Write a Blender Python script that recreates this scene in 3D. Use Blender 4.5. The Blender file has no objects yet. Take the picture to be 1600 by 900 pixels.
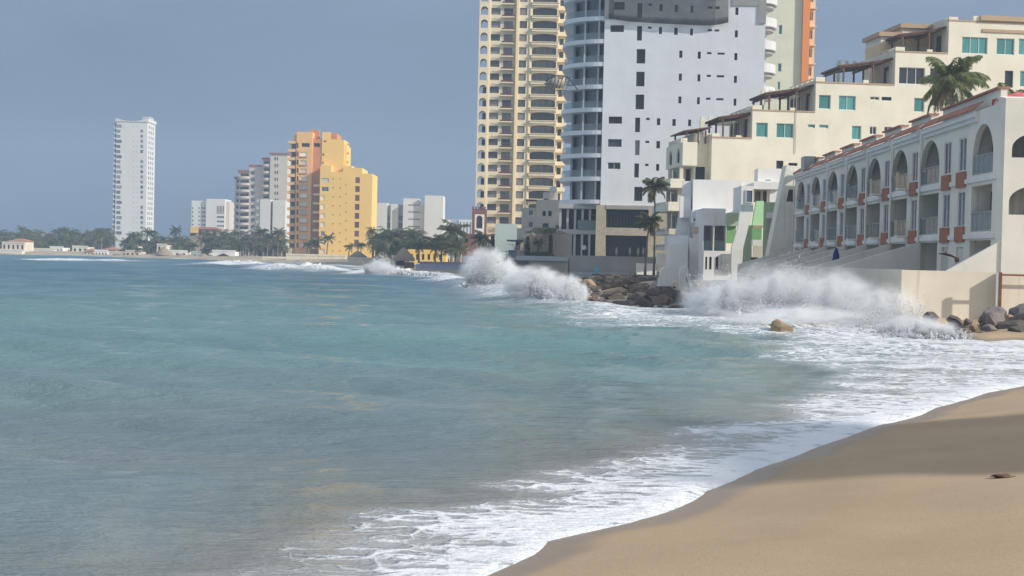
import bpy, math, random
import numpy as np
from mathutils import Vector, Matrix, noise as mnoise
R = math.radians
random.seed(7); rng = np.random.default_rng(7)
scene = bpy.context.scene
COL = scene.collection

# ------------------------------------------------------------------ camera
FPX, HCAM, ROLL = 2200.0, 2.8, R(1.3)          # focal length in photo pixels, eye height, roll
PITCH = math.atan(48 / FPX)
CAM = Vector((0, 0, HCAM))
_fw = Vector((0, math.cos(PITCH), -math.sin(PITCH)))
_up0 = Vector((0, math.sin(PITCH), math.cos(PITCH)))
_rt0 = Vector((1, 0, 0))
_rt = _rt0 * math.cos(ROLL) + _up0 * math.sin(ROLL)
_up = _up0 * math.cos(ROLL) - _rt0 * math.sin(ROLL)
cd = bpy.data.cameras.new('camera')
cam = bpy.data.objects.new('camera', cd); COL.objects.link(cam)
cd.sensor_width = 36; cd.lens = FPX / 1600 * 36
cd.clip_start = 0.5; cd.clip_end = 9000
m = Matrix((( _rt.x, _up.x, -_fw.x, 0), (_rt.y, _up.y, -_fw.y, 0), (_rt.z, _up.z, -_fw.z, HCAM), (0, 0, 0, 1)))
cam.matrix_world = m
scene.camera = cam

# ------------------------------------------------------------------ sky, sun, exposure
SUN_AZ, SUN_EL = R(-24), R(30)                 # azimuth from +X (right), behind the camera
world = bpy.data.worlds.new('World'); scene.world = world; world.use_nodes = True
wn = world.node_tree; wn.nodes.clear()
sky = wn.nodes.new('ShaderNodeTexSky'); sky.sky_type = 'NISHITA'; sky.sun_disc = False
sky.sun_elevation = SUN_EL; sky.sun_rotation = math.pi / 2 - SUN_AZ
sky.dust_density = 3.0; sky.altitude = 0
tcw = wn.nodes.new('ShaderNodeTexCoord')
# storm-blue haze low down thinning to pale high cloud overhead, the same all round
sxw = wn.nodes.new('ShaderNodeSeparateXYZ'); wn.links.new(tcw.outputs['Generated'], sxw.inputs[0])
elw = wn.nodes.new('ShaderNodeMapRange'); elw.interpolation_type = 'SMOOTHSTEP'; elw.inputs['From Min'].default_value = 0.0; elw.inputs['From Max'].default_value = 0.75
wn.links.new(sxw.outputs['Z'], elw.inputs['Value'])
bank = wn.nodes.new('ShaderNodeMix'); bank.data_type = 'RGBA'; bank.inputs[6].default_value = (1.28, 1.92, 3.00, 1); bank.inputs[7].default_value = (6.1, 6.8, 7.7, 1)
wn.links.new(elw.outputs[0], bank.inputs['Factor'])
mpw = wn.nodes.new('ShaderNodeMapping'); mpw.inputs['Scale'].default_value = (1.0, 1.0, 3.5)
nzw = wn.nodes.new('ShaderNodeTexNoise'); nzw.inputs['Scale'].default_value = 2.2; nzw.inputs['Detail'].default_value = 5
rmw = wn.nodes.new('ShaderNodeMapRange'); rmw.inputs['From Min'].default_value = 0.3; rmw.inputs['From Max'].default_value = 0.7; rmw.inputs['To Min'].default_value = 0.80; rmw.inputs['To Max'].default_value = 0.96
mxw = wn.nodes.new('ShaderNodeMix'); mxw.data_type = 'RGBA'
bgw = wn.nodes.new('ShaderNodeBackground'); bgw.inputs['Strength'].default_value = 0.11
ow = wn.nodes.new('ShaderNodeOutputWorld')
wn.links.new(tcw.outputs['Generated'], mpw.inputs['Vector']); wn.links.new(mpw.outputs[0], nzw.inputs['Vector'])
wn.links.new(nzw.outputs['Fac'], rmw.inputs['Value']); wn.links.new(rmw.outputs[0], mxw.inputs['Factor'])
wn.links.new(sky.outputs[0], mxw.inputs[6]); wn.links.new(bank.outputs[2], mxw.inputs[7])
nz2 = wn.nodes.new('ShaderNodeTexNoise'); nz2.inputs['Scale'].default_value = 5.0; nz2.inputs['Detail'].default_value = 6; nz2.inputs['Distortion'].default_value = .4
rm2 = wn.nodes.new('ShaderNodeMapRange'); rm2.inputs['From Min'].default_value = .3; rm2.inputs['From Max'].default_value = .7; rm2.inputs['To Min'].default_value = .93; rm2.inputs['To Max'].default_value = 1.06
cl2 = wn.nodes.new('ShaderNodeVectorMath'); cl2.operation = 'SCALE'
wn.links.new(mpw.outputs[0], nz2.inputs['Vector']); wn.links.new(nz2.outputs['Fac'], rm2.inputs['Value']); wn.links.new(mxw.outputs[2], cl2.inputs[0]); wn.links.new(rm2.outputs[0], cl2.inputs['Scale'])
wn.links.new(cl2.outputs[0], bgw.inputs['Color']); wn.links.new(bgw.outputs[0], ow.inputs['Surface'])
sl = bpy.data.lights.new('sun', 'SUN'); sl.energy = 4.7; sl.angle = R(1.0); sl.color = (1.0, 0.93, 0.82)
sun = bpy.data.objects.new('sun', sl); COL.objects.link(sun)
_sd = Vector((math.cos(SUN_AZ) * math.cos(SUN_EL), math.sin(SUN_AZ) * math.cos(SUN_EL), math.sin(SUN_EL)))
sun.rotation_euler = _sd.to_track_quat('Z', 'Y').to_euler(); sun.location = _sd * 200
HAZE = 0.00046
vs = scene.view_settings; vs.view_transform = 'Standard'; vs.look = 'None'; vs.exposure = 0; vs.gamma = 1
scene.render.engine = 'CYCLES'
cy = scene.cycles
cy.use_denoising = True
try: cy.denoiser = 'OPENIMAGEDENOISE'
except Exception: pass
cy.max_bounces = 6; cy.diffuse_bounces = 3; cy.glossy_bounces = 3; cy.transmission_bounces = 4
cy.transparent_max_bounces = 12; cy.volume_bounces = 3; cy.sample_clamp_indirect = 4
cy.volume_step_rate = 0.3; cy.volume_max_steps = 256

# ------------------------------------------------------------------ helpers
def ray(px, py):
    return _fw + _rt * ((px - 800) / FPX) + _up * ((450 - py) / FPX)
def at(px, py, Y):
    d = ray(px, py); return CAM + d * (Y / d.y)
def ground(px, py, z=0.0):
    d = ray(px, py); return CAM + d * ((z - HCAM) / d.z)

def tag(o, label=None, cat=None, group=None, kind=None):
    if label: o['label'] = label
    if cat: o['category'] = cat
    if group: o['group'] = group
    if kind: o['kind'] = kind
    return o
def empty(name, loc=(0, 0, 0), rz=0):
    o = bpy.data.objects.new(name, None); COL.objects.link(o)
    o.location = loc; o.rotation_euler = (0, 0, rz); o.empty_display_size = 0.2
    return o
def link(name, me, parent=None, loc=(0, 0, 0), rz=0, scale=None):
    o = bpy.data.objects.new(name, me); COL.objects.link(o)
    o.parent = parent; o.location = loc
    if rz: o.rotation_euler = (0, 0, rz)
    if scale: o.scale = scale
    return o
def copy_tree(o, parent=None):
    c = o.copy(); COL.objects.link(c); c.parent = parent
    for ch in o.children: copy_tree(ch, c)
    return c

class MB:
    """collects faces and links them as ONE mesh object"""
    def __init__(s): s.v = []; s.f = []; s.mi = []; s.mats = []
    def m(s, mat):
        if mat not in s.mats: s.mats.append(mat)
        s.cur = s.mats.index(mat); return s
    cur = 0
    def face(s, pts):
        b = len(s.v); s.v.extend([tuple(p) for p in pts]); s.f.append(tuple(range(b, b + len(pts)))); s.mi.append(s.cur)
    def box(s, x0, x1, y0, y1, z0, z1):
        b = len(s.v)
        s.v += [(x0,y0,z0),(x1,y0,z0),(x1,y1,z0),(x0,y1,z0),(x0,y0,z1),(x1,y0,z1),(x1,y1,z1),(x0,y1,z1)]
        for q in ((0,3,2,1),(4,5,6,7),(0,1,5,4),(1,2,6,5),(2,3,7,6),(3,0,4,7)):
            s.f.append(tuple(b + i for i in q)); s.mi.append(s.cur)
        return s
    def prism(s, poly, y0, y1):
        """polygon in the xz plane pushed along y"""
        n = len(poly); b = len(s.v)
        s.v += [(x, y0, z) for x, z in poly] + [(x, y1, z) for x, z in poly]
        s.f.append(tuple(b + i for i in range(n))); s.f.append(tuple(b + n + i for i in reversed(range(n))))
        s.mi += [s.cur] * 2
        for i in range(n):
            j = (i + 1) % n
            s.f.append((b + j, b + i, b + n + i, b + n + j)); s.mi.append(s.cur)
        return s
    def slab(s, poly, z0, z1):
        """polygon in the xy plane pushed along z"""
        n = len(poly); b = len(s.v)
        s.v += [(x, y, z0) for x, y in poly] + [(x, y, z1) for x, y in poly]
        s.f.append(tuple(b + i for i in reversed(range(n)))); s.f.append(tuple(b + n + i for i in range(n)))
        s.mi += [s.cur] * 2
        for i in range(n):
            j = (i + 1) % n
            s.f.append((b + i, b + j, b + n + j, b + n + i)); s.mi.append(s.cur)
        return s
    def tube(s, pts, rad, n=7, cap=True):
        pts = [Vector(p) for p in pts]; b = len(s.v); k = len(pts)
        if not hasattr(rad, '__len__'): rad = [rad] * k
        for i, p in enumerate(pts):
            t = (pts[min(i + 1, k - 1)] - pts[max(i - 1, 0)]).normalized()
            a = t.orthogonal().normalized() if abs(t.z) < .95 else Vector((1, 0, 0))
            a = (a - t * a.dot(t)).normalized(); c = t.cross(a)
            for j in range(n):
                w = 2 * math.pi * j / n
                s.v.append(tuple(p + (a * math.cos(w) + c * math.sin(w)) * rad[i]))
        for i in range(k - 1):
            for j in range(n):
                j2 = (j + 1) % n
                s.f.append((b + i*n + j, b + i*n + j2, b + (i+1)*n + j2, b + (i+1)*n + j)); s.mi.append(s.cur)
        if cap:
            s.f.append(tuple(b + j for j in reversed(range(n)))); s.f.append(tuple(b + (k-1)*n + j for j in range(n))); s.mi += [s.cur]*2
        return s
    def mesh(s, name, mat=None, smooth=False):
        me = bpy.data.meshes.new(name); me.from_pydata(s.v, [], s.f)
        if mat is not None: me.materials.append(mat)
        else:
            for mm in s.mats: me.materials.append(mm)
            me.polygons.foreach_set('material_index', s.mi)
        if smooth: me.polygons.foreach_set('use_smooth', [True] * len(s.f))
        me.update(); return me
    def build(s, name, mat=None, parent=None, loc=(0,0,0), smooth=False, rz=0):
        return link(name, s.mesh(name, mat, smooth), parent, loc, rz)

def np_mesh(name, V, F, mat, smooth=True):
    """fast mesh from numpy arrays (faces all of one size)"""
    me = bpy.data.meshes.new(name); n = F.shape[1]
    me.vertices.add(len(V)); me.vertices.foreach_set('co', V.astype(np.float32).ravel())
    me.loops.add(F.size); me.loops.foreach_set('vertex_index', F.astype(np.int32).ravel())
    me.polygons.add(len(F)); me.polygons.foreach_set('loop_start', np.arange(0, F.size, n, dtype=np.int32))
    if smooth: me.polygons.foreach_set('use_smooth', np.ones(len(F), bool))
    me.materials.append(mat); me.update(calc_edges=True); me.validate()
    return me

# ------------------------------------------------------------------ materials
class NT:
    def __init__(s, name):
        s.mat = bpy.data.materials.new(name); s.mat.use_nodes = True
        s.t = s.mat.node_tree; s.t.nodes.clear()
        s.out = s.n('ShaderNodeOutputMaterial')
    def n(s, typ, **kw):
        x = s.t.nodes.new(typ)
        for k, v in kw.items(): setattr(x, k, v)
        return x
    def l(s, a, b): s.t.links.new(a, b)
    def bsdf(s, **kw):
        b = s.n('ShaderNodeBsdfPrincipled')
        for k, v in kw.items(): b.inputs[k.replace('_', ' ')].default_value = v
        s.l(b.outputs[0], s.out.inputs['Surface']); return b
    def coords(s, scale=(1, 1, 1), space='Object'):
        c = s.n('ShaderNodeTexCoord'); mp = s.n('ShaderNodeMapping'); mp.inputs['Scale'].default_value = scale
        s.l(c.outputs[space], mp.inputs['Vector']); return mp.outputs[0]
    def noise(s, vec, scale, detail=4, rough=.55, dist=0):
        x = s.n('ShaderNodeTexNoise'); x.inputs['Scale'].default_value = scale; x.inputs['Detail'].default_value = detail
        x.inputs['Roughness'].default_value = rough; x.inputs['Distortion'].default_value = dist
        s.l(vec, x.inputs['Vector']); return x.outputs['Fac']
    def rng(s, val, a, b, c, d, smooth=False):
        x = s.n('ShaderNodeMapRange'); x.interpolation_type = 'SMOOTHSTEP' if smooth else 'LINEAR'
        for k, v in zip(('From Min', 'From Max', 'To Min', 'To Max'), (a, b, c, d)):
            if hasattr(v, 'links'): s.l(v, x.inputs[k])
            else: x.inputs[k].default_value = v
        s.l(val, x.inputs['Value']); return x.outputs[0]
    def math(s, op, a, b=None):
        x = s.n('ShaderNodeMath', operation=op)
        for i, v in enumerate((a, b)):
            if v is None: continue
            if hasattr(v, 'links'): s.l(v, x.inputs[i])
            else: x.inputs[i].default_value = v
        return x.outputs[0]
    def mix(s, f, a, b):
        x = s.n('ShaderNodeMix', data_type='RGBA')
        for sock, v in ((x.inputs[0], f), (x.inputs[6], a), (x.inputs[7], b)):
            if hasattr(v, 'links'): s.l(v, sock)
            elif hasattr(v, '__len__'): sock.default_value = (*v[:3], 1)
            else: sock.default_value = v
        return x.outputs[2]
    def bump(s, h, b, strength=.3, dist=.05):
        x = s.n('ShaderNodeBump'); x.inputs['Strength'].default_value = strength; x.inputs['Distance'].default_value = dist
        s.l(h, x.inputs['Height']); s.l(x.outputs[0], b.inputs['Normal']); return x
    def attr(s, name):
        x = s.n('ShaderNodeAttribute'); x.attribute_name = name; return x

def plaster(name, col, var=.10, streak=.22, rough=.85, stain=(.30, .27, .23), sc=.35):
    t = NT(name); b = t.bsdf(Roughness=rough)
    v = t.coords(); v2 = t.coords((1.6, 1.6, .10))
    n1 = t.noise(v, sc, 5); n2 = t.noise(v2, 1.3, 5, .65); n3 = t.noise(v, 14, 3)
    c1 = t.mix(t.rng(n1, .3, .7, 0, 1), [c * (1 - var) for c in col], [min(1, c * (1 + var * .6)) for c in col])
    c2 = t.mix(t.rng(n2, .56, .80, 0, streak, True), c1, [c * s_ * 1.4 for c, s_ in zip(col, stain)])
    c3 = t.mix(t.rng(n3, .35, .65, 0, .08), c2, [c * .7 for c in col])
    t.l(c3, b.inputs['Base Color']); t.bump(n3, b, .15, .02)
    return t.mat
def simple(name, col, rough=.6, metal=0, var=.15, sc=3.0, bump=0.0):
    t = NT(name); b = t.bsdf(Roughness=rough, Metallic=metal)
    n1 = t.noise(t.coords(), sc, 4)
    t.l(t.mix(t.rng(n1, .3, .7, 0, 1), [c * (1 - var) for c in col], [min(1, c * (1 + var)) for c in col]), b.inputs['Base Color'])
    if bump: t.bump(n1, b, bump, .05)
    return t.mat
def glass(name, col, rough=.12, curtain=None):
    """window glass seen from outside: dark or tinted body under a clear reflecting skin, each window a little different"""
    t = NT(name); b = t.bsdf(Roughness=rough, IOR=1.5)
    oi = t.n('ShaderNodeObjectInfo')
    c = t.mix(t.rng(oi.outputs['Random'], 0, 1, 0, 1), [x * .65 for x in col], [min(1, x * 1.3) for x in col])
    if curtain:
        c = t.mix(t.rng(oi.outputs['Random'], .45, .55, 0, .75), c, curtain)
    w = t.noise(t.coords((3.0, 3.0, .25)), 1.2, 2)
    c = t.mix(t.rng(w, .45, .6, 0, .35), c, [x * .5 for x in col])
    t.l(c, b.inputs['Base Color'])
    t.bump(t.noise(t.coords(), .8, 2), b, .05, .1)
    return t.mat

M = {}
M['cream'] = plaster('cream_plaster', (.80, .75, .61))
M['cream_light'] = plaster('pale_cream_plaster', (.82, .78, .69), streak=.40, var=.12)
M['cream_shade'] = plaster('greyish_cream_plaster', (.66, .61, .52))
M['white'] = plaster('white_plaster', (.80, .79, .77))
M['tower_white'] = plaster('bluish_white_render', (.78, .80, .83), var=.07, streak=.22)
M['far_white'] = plaster('far_white_render', (.67, .67, .65), var=.06, sc=.08)
M['old_white'] = plaster('weathered_white_wall', (.70, .67, .61), var=.14, streak=.45)
M['seawall_cream'] = plaster('weathered_cream_seawall', (.79, .72, .59), var=.12, streak=.40, sc=.6)
M['beige'] = plaster('beige_wall', (.42, .36, .29))
M['yellow'] = plaster('yellow_stucco', (.80, .69, .48), var=.06)
M['yellow_hi'] = plaster('lit_yellow_trim', (.86, .70, .42), var=.06)  # brighter copy of the yellow, warm light put into the colour
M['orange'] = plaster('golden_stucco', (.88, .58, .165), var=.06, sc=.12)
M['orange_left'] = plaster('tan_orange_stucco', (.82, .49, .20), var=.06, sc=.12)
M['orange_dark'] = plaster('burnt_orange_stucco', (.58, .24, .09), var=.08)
M['peach'] = plaster('peach_stucco', (.80, .60, .38))
M['strong_orange'] = plaster('strong_orange_stucco', (.78, .27, .07), var=.05)
M['greenish'] = plaster('pale_greenish_render', (.68, .68, .53), var=.06)
M['beige_tower'] = plaster('beige_grey_render', (.60, .54, .47), var=.08)
M['mint'] = plaster('pale_mint_render', (.50, .58, .54))
M['green'] = plaster('bright_green_paint', (.50, .82, .46), var=.08)
M['green_shadow'] = plaster('shadowed_green_paint', (.42, .52, .34))  # duller copy of the green, the fins' shadow put into the colour
M['green_shade'] = plaster('shaded_green_paint', (.22, .46, .18))  # darker copy of the green, recess shade put into the colour
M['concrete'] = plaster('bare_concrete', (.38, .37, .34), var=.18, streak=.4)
M['dark_concrete'] = plaster('wet_dark_concrete', (.20, .18, .16), var=.25, streak=.5)
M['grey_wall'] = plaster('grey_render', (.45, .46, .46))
M['shade_white'] = plaster('shaded_white_render', (.60, .60, .60))  # white greyed so the rear balconies look shaded
M['rust_red'] = plaster('rust_red_render', (.22, .105, .085))
M['terracotta_panel'] = plaster('terracotta_panel', (.40, .16, .09), var=.12)
M['tile'] = simple('terracotta_tile', (.38, .17, .11), .8, var=.3, sc=2.5, bump=.3)
M['tile_dark'] = simple('red_roof_trim', (.30, .09, .07), .8, var=.2)
M['brown_coping'] = plaster('tan_coping', (.48, .34, .22))
M['wood'] = simple('dark_brown_timber', (.13, .065, .045), .75, var=.3, sc=4)
M['thatch'] = simple('dry_palm_thatch', (.27, .22, .16), .95, var=.35, sc=5, bump=.6)
M['metal_dark'] = simple('dark_metal', (.06, .06, .065), .5, .4)
M['metal_grey'] = simple('grey_metal', (.35, .36, .37), .45, .5)
M['maroon'] = simple('maroon_metal', (.16, .06, .06), .55, .1)
M['rust'] = simple('rusty_steel', (.22, .08, .045), .8, .2, .35, 6)
M['white_metal'] = simple('white_frame_paint', (.75, .75, .74), .5)
M['interior'] = simple('dark_interior', (.045, .042, .042), .9)
M['interior_warm'] = simple('dim_beige_interior', (.42, .37, .30), .9)
M['slate'] = simple('dark_slate_blue', (.07, .09, .13), .6)
M['g_dark'] = glass('dark_window_glass', (.045, .05, .06))
M['g_grey'] = glass('grey_window_glass', (.10, .11, .12), .12, (.30, .29, .27))
M['g_teal'] = glass('teal_tinted_glass', (.10, .30, .29), .08)
M['g_blue'] = glass('blue_grey_glass', (.10, .14, .19), .08)
M['g_white'] = glass('curtained_glass', (.80, .76, .70), .3)
M['g_red'] = glass('red_brown_shutters', (.16, .06, .045), .4)
M['g_hole'] = glass('unglazed_dark_opening', (.035, .03, .035), .6)
def rail_glass():
    t = NT('smoked_balcony_glass'); p = t.n('ShaderNodeBsdfPrincipled'); tr = t.n('ShaderNodeBsdfTransparent'); mx = t.n('ShaderNodeMixShader')
    p.inputs['Base Color'].default_value = (.26, .32, .34, 1); p.inputs['Roughness'].default_value = .1
    tr.inputs[0].default_value = (.75, .82, .84, 1); mx.inputs[0].default_value = .62
    t.l(tr.outputs[0], mx.inputs[1]); t.l(p.outputs[0], mx.inputs[2]); t.l(mx.outputs[0], t.out.inputs['Surface']); return t.mat
M['rail_glass'] = rail_glass()
def leaf_mat(name, col, var=.35):
    t = NT(name); b = t.bsdf(Roughness=.55)
    n1 = t.noise(t.coords(), 1.1, 3); oi = t.n('ShaderNodeObjectInfo')
    c = t.mix(t.rng(n1, .3, .7, 0, 1), [x * (1 - var) for x in col], [x * (1 + var) for x in col])
    c = t.mix(t.rng(oi.outputs['Random'], 0, 1, 0, .5), c, [col[0] * 1.2, col[1] * 1.0, col[2] * .7])
    t.l(c, b.inputs['Base Color']); tr = t.n('ShaderNodeBsdfTranslucent'); mx = t.n('ShaderNodeMixShader'); mx.inputs[0].default_value = .32
    t.l(c, tr.inputs[0]); t.l(b.outputs[0], mx.inputs[1]); t.l(tr.outputs[0], mx.inputs[2]); t.l(mx.outputs[0], t.out.inputs['Surface']); return t.mat
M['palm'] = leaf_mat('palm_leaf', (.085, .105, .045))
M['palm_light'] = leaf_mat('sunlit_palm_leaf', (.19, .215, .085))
M['palm_dry'] = leaf_mat('dry_palm_leaf', (.20, .15, .07))
M['bush'] = leaf_mat('dark_shrub_leaf', (.045, .07, .028))
M['bark'] = simple('palm_bark', (.18, .145, .11), .95, var=.35, sc=6, bump=.4)
def stone_block():
    t = NT('travertine_cladding'); b = t.bsdf(Roughness=.75); v = t.coords()
    br = t.n('ShaderNodeTexBrick'); br.inputs['Scale'].default_value = .9; br.inputs['Mortar Size'].default_value = .012
    br.inputs['Color1'].default_value = (.50, .43, .31, 1); br.inputs['Color2'].default_value = (.40, .34, .25, 1); br.inputs['Mortar'].default_value = (.26, .22, .17, 1)
    mp = t.coords(); rot = t.n('ShaderNodeMapping'); rot.inputs['Rotation'].default_value = (R(90), 0, 0); t.l(mp, rot.inputs['Vector']); t.l(rot.outputs[0], br.inputs['Vector'])
    t.l(t.mix(t.rng(t.noise(v, 1.2, 5), .3, .7, 0, .5), br.outputs['Color'], (.56, .50, .40)), b.inputs['Base Color']); return t.mat
M['stone'] = stone_block()
def rock_mat(name, c1, c2, c3):
    t = NT(name); b = t.bsdf(Roughness=.8); v = t.coords(); oi = t.n('ShaderNodeObjectInfo')
    n1 = t.noise(v, .9, 6, .6); n2 = t.noise(v, 6, 5, .65)
    c = t.mix(t.rng(n1, .35, .65, 0, 1), c1, c2)
    c = t.mix(t.rng(oi.outputs['Random'], 0, 1, 0, .9), c, c3)
    c = t.mix(t.rng(n2, .5, .75, 0, .6), c, [x * .4 for x in c1])
    t.l(c, b.inputs['Base Color']); t.bump(t.math('ADD', n1, n2), b, .6, .12); return t.mat
M['rock'] = rock_mat('purple_grey_rock', (.20, .165, .15), (.30, .25, .235), (.15, .135, .13))
M['rock_brown'] = rock_mat('brown_wet_rock', (.13, .075, .045), (.22, .13, .08), (.10, .075, .06))
M['rock_dark'] = rock_mat('dark_wet_rock', (.10, .085, .075), (.17, .14, .12), (.07, .06, .06))
M['rock_tan'] = rock_mat('tan_rock', (.34, .25, .15), (.46, .35, .22), (.30, .22, .15))
def foam_mat(name='white_sea_foam', col=(.84, .86, .88), sub=(.60, .58, .54)):
    t = NT(name); b = t.bsdf(Roughness=.7); v = t.coords()
    n1 = t.noise(v, 1.6, 6, .65)
    t.l(t.mix(t.rng(n1, .30, .58, 0, 1), sub, col), b.inputs['Base Color'])
    t.bump(t.noise(v, 5, 6, .7), b, .8, .12); return t.mat
M['foam'] = foam_mat()
M['foam_sandy'] = foam_mat('sandy_sea_foam', (.82, .79, .74), (.52, .44, .36))
def drop_mat():
    t = NT('white_water_drops'); d = t.n('ShaderNodeBsdfDiffuse'); d.inputs[0].default_value = (.88, .90, .92, 1); r_ = t.n('ShaderNodeBsdfTranslucent'); r_.inputs[0].default_value = (.88, .90, .92, 1); mx = t.n('ShaderNodeMixShader'); mx.inputs[0].default_value = .5
    t.l(d.outputs[0], mx.inputs[1]); t.l(r_.outputs[0], mx.inputs[2]); t.l(mx.outputs[0], t.out.inputs['Surface']); return t.mat
M['drops'] = drop_mat()
M['burst'] = M['drops']

# window cache ---------------------------------------------------------------
_cache = {}
def pane_mesh(w, h, mat):
    k = ('p', round(w, 2), round(h, 2), mat.name)
    if k not in _cache: _cache[k] = MB().box(0, w, 0, .05, 0, h).mesh('window', mat)
    return _cache[k]
def frame_mesh(w, h, nm, mat, t=.07):
    k = ('f', round(w, 2), round(h, 2), nm, mat.name, t)
    if k not in _cache:
        b = MB(); b.box(0, w, 0, .05, 0, t); b.box(0, w, 0, .05, h - t, h); b.box(0, t, 0, .05, t, h - t); b.box(w - t, w, 0, .05, t, h - t)
        for i in range(nm):
            c = w * (i + 1) / (nm + 1); b.box(c - t * .4, c + t * .4, .004, .05, t, h - t)
        _cache[k] = b.mesh('frame', mat)
    return _cache[k]
# style: pane material, frame material, depth of the reveal, mullions
STY = {
 'hole': ('g_hole', None, .35, 0), 'dark': ('g_dark', 'metal_dark', .22, 0), 'dark2': ('g_dark', 'white_metal', .22, 1), 'dark3': ('g_dark', 'white_metal', .2, 2),
 'grey': ('g_grey', 'metal_dark', .22, 1), 'teal': ('g_teal', 'white_metal', .16, 0), 'teal2': ('g_teal', 'white_metal', .16, 1), 'teal3': ('g_teal', 'white_metal', .16, 2),
 'blue': ('g_blue', 'white_metal', .2, 0), 'blue2': ('g_blue', 'white_metal', .2, 1), 'white': ('g_white', None, .2, 0), 'red': ('g_red', None, .2, 0), 'white2': ('g_dark', 'white_metal', .12, 1),
 'maroon': ('g_grey', 'maroon', .2, 0), 'loggia': ('g_dark', None, 1.3, 0), 'loggia_grey': ('g_grey', 'metal_dark', 1.3, 2), 'bare': ('g_grey', None, .25, 0), 'open': (None, None, .3, 0),
}

def panel(b, o, du, n, a0, a1, z0, z1, ops):
    """wall face with real openings: grid cells round the holes, reveals pushed inwards; arched heads get spandrels"""
    o, du, n = Vector(o), Vector(du), Vector(n); up = Vector((0, 0, 1))
    P = lambda a, z, d=0: o + du * a + up * z + n * d
    xs = sorted({a0, a1, *[min(max(q[i], a0), a1) for q in ops for i in (0, 1)]})
    zs = sorted({z0, z1, *[min(max(q[i], z0), z1) for q in ops for i in (2, 3)]})
    for i in range(len(xs) - 1):
        if xs[i + 1] - xs[i] < 1e-5: continue
        run = None
        for j in range(len(zs) - 1):
            ca, cz = (xs[i] + xs[i + 1]) / 2, (zs[j] + zs[j + 1]) / 2
            hole = any(q[0] < ca < q[1] and q[2] < cz < q[3] for q in ops)
            if not hole:
                if run is None: run = zs[j]
            if (hole or j == len(zs) - 2) and run is not None:
                top = zs[j] if hole else zs[j + 1]
                if top - run > 1e-5: b.face([P(xs[i], run), P(xs[i + 1], run), P(xs[i + 1], top), P(xs[i], top)])
                run = None
    for q in ops:
        x0, x1, za, zb, st = q[:5]; d = STY[st][2] if len(q) < 7 else q[6]
        arch = len(q) > 5 and q[5]
        if not arch:
            b.face([P(x0, zb), P(x1, zb), P(x1, zb, d), P(x0, zb, d)])
            b.face([P(x0, za), P(x0, zb), P(x0, zb, d), P(x0, za, d)]); b.face([P(x1, zb), P(x1, za), P(x1, za, d), P(x1, zb, d)])
        else:
            rise = arch if arch is not True else (x1 - x0) / 2
            rise = min(rise, zb - za); zs_ = zb - rise; am = (x0 + x1) / 2; hw = (x1 - x0) / 2
            N = 12; cur = [(am - hw * math.cos(math.pi * k / N), zs_ + rise * math.sin(math.pi * k / N)) for k in range(N + 1)]
            for k in range(N):
                corner = (x0, zb) if k < N / 2 else (x1, zb)
                b.face([P(*cur[k]), P(*cur[k + 1]), P(*corner)])
                b.face([P(*cur[k + 1]), P(*cur[k]), P(*cur[k], d), P(*cur[k + 1], d)])
            b.face([P(x0, za), P(x0, zs_), P(x0, zs_, d), P(x0, za, d)]); b.face([P(x1, zs_), P(x1, za), P(x1, za, d), P(x1, zs_, d)])
        b.face([P(x0, za), P(x0, za, d), P(x1, za, d), P(x1, za)])

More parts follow.
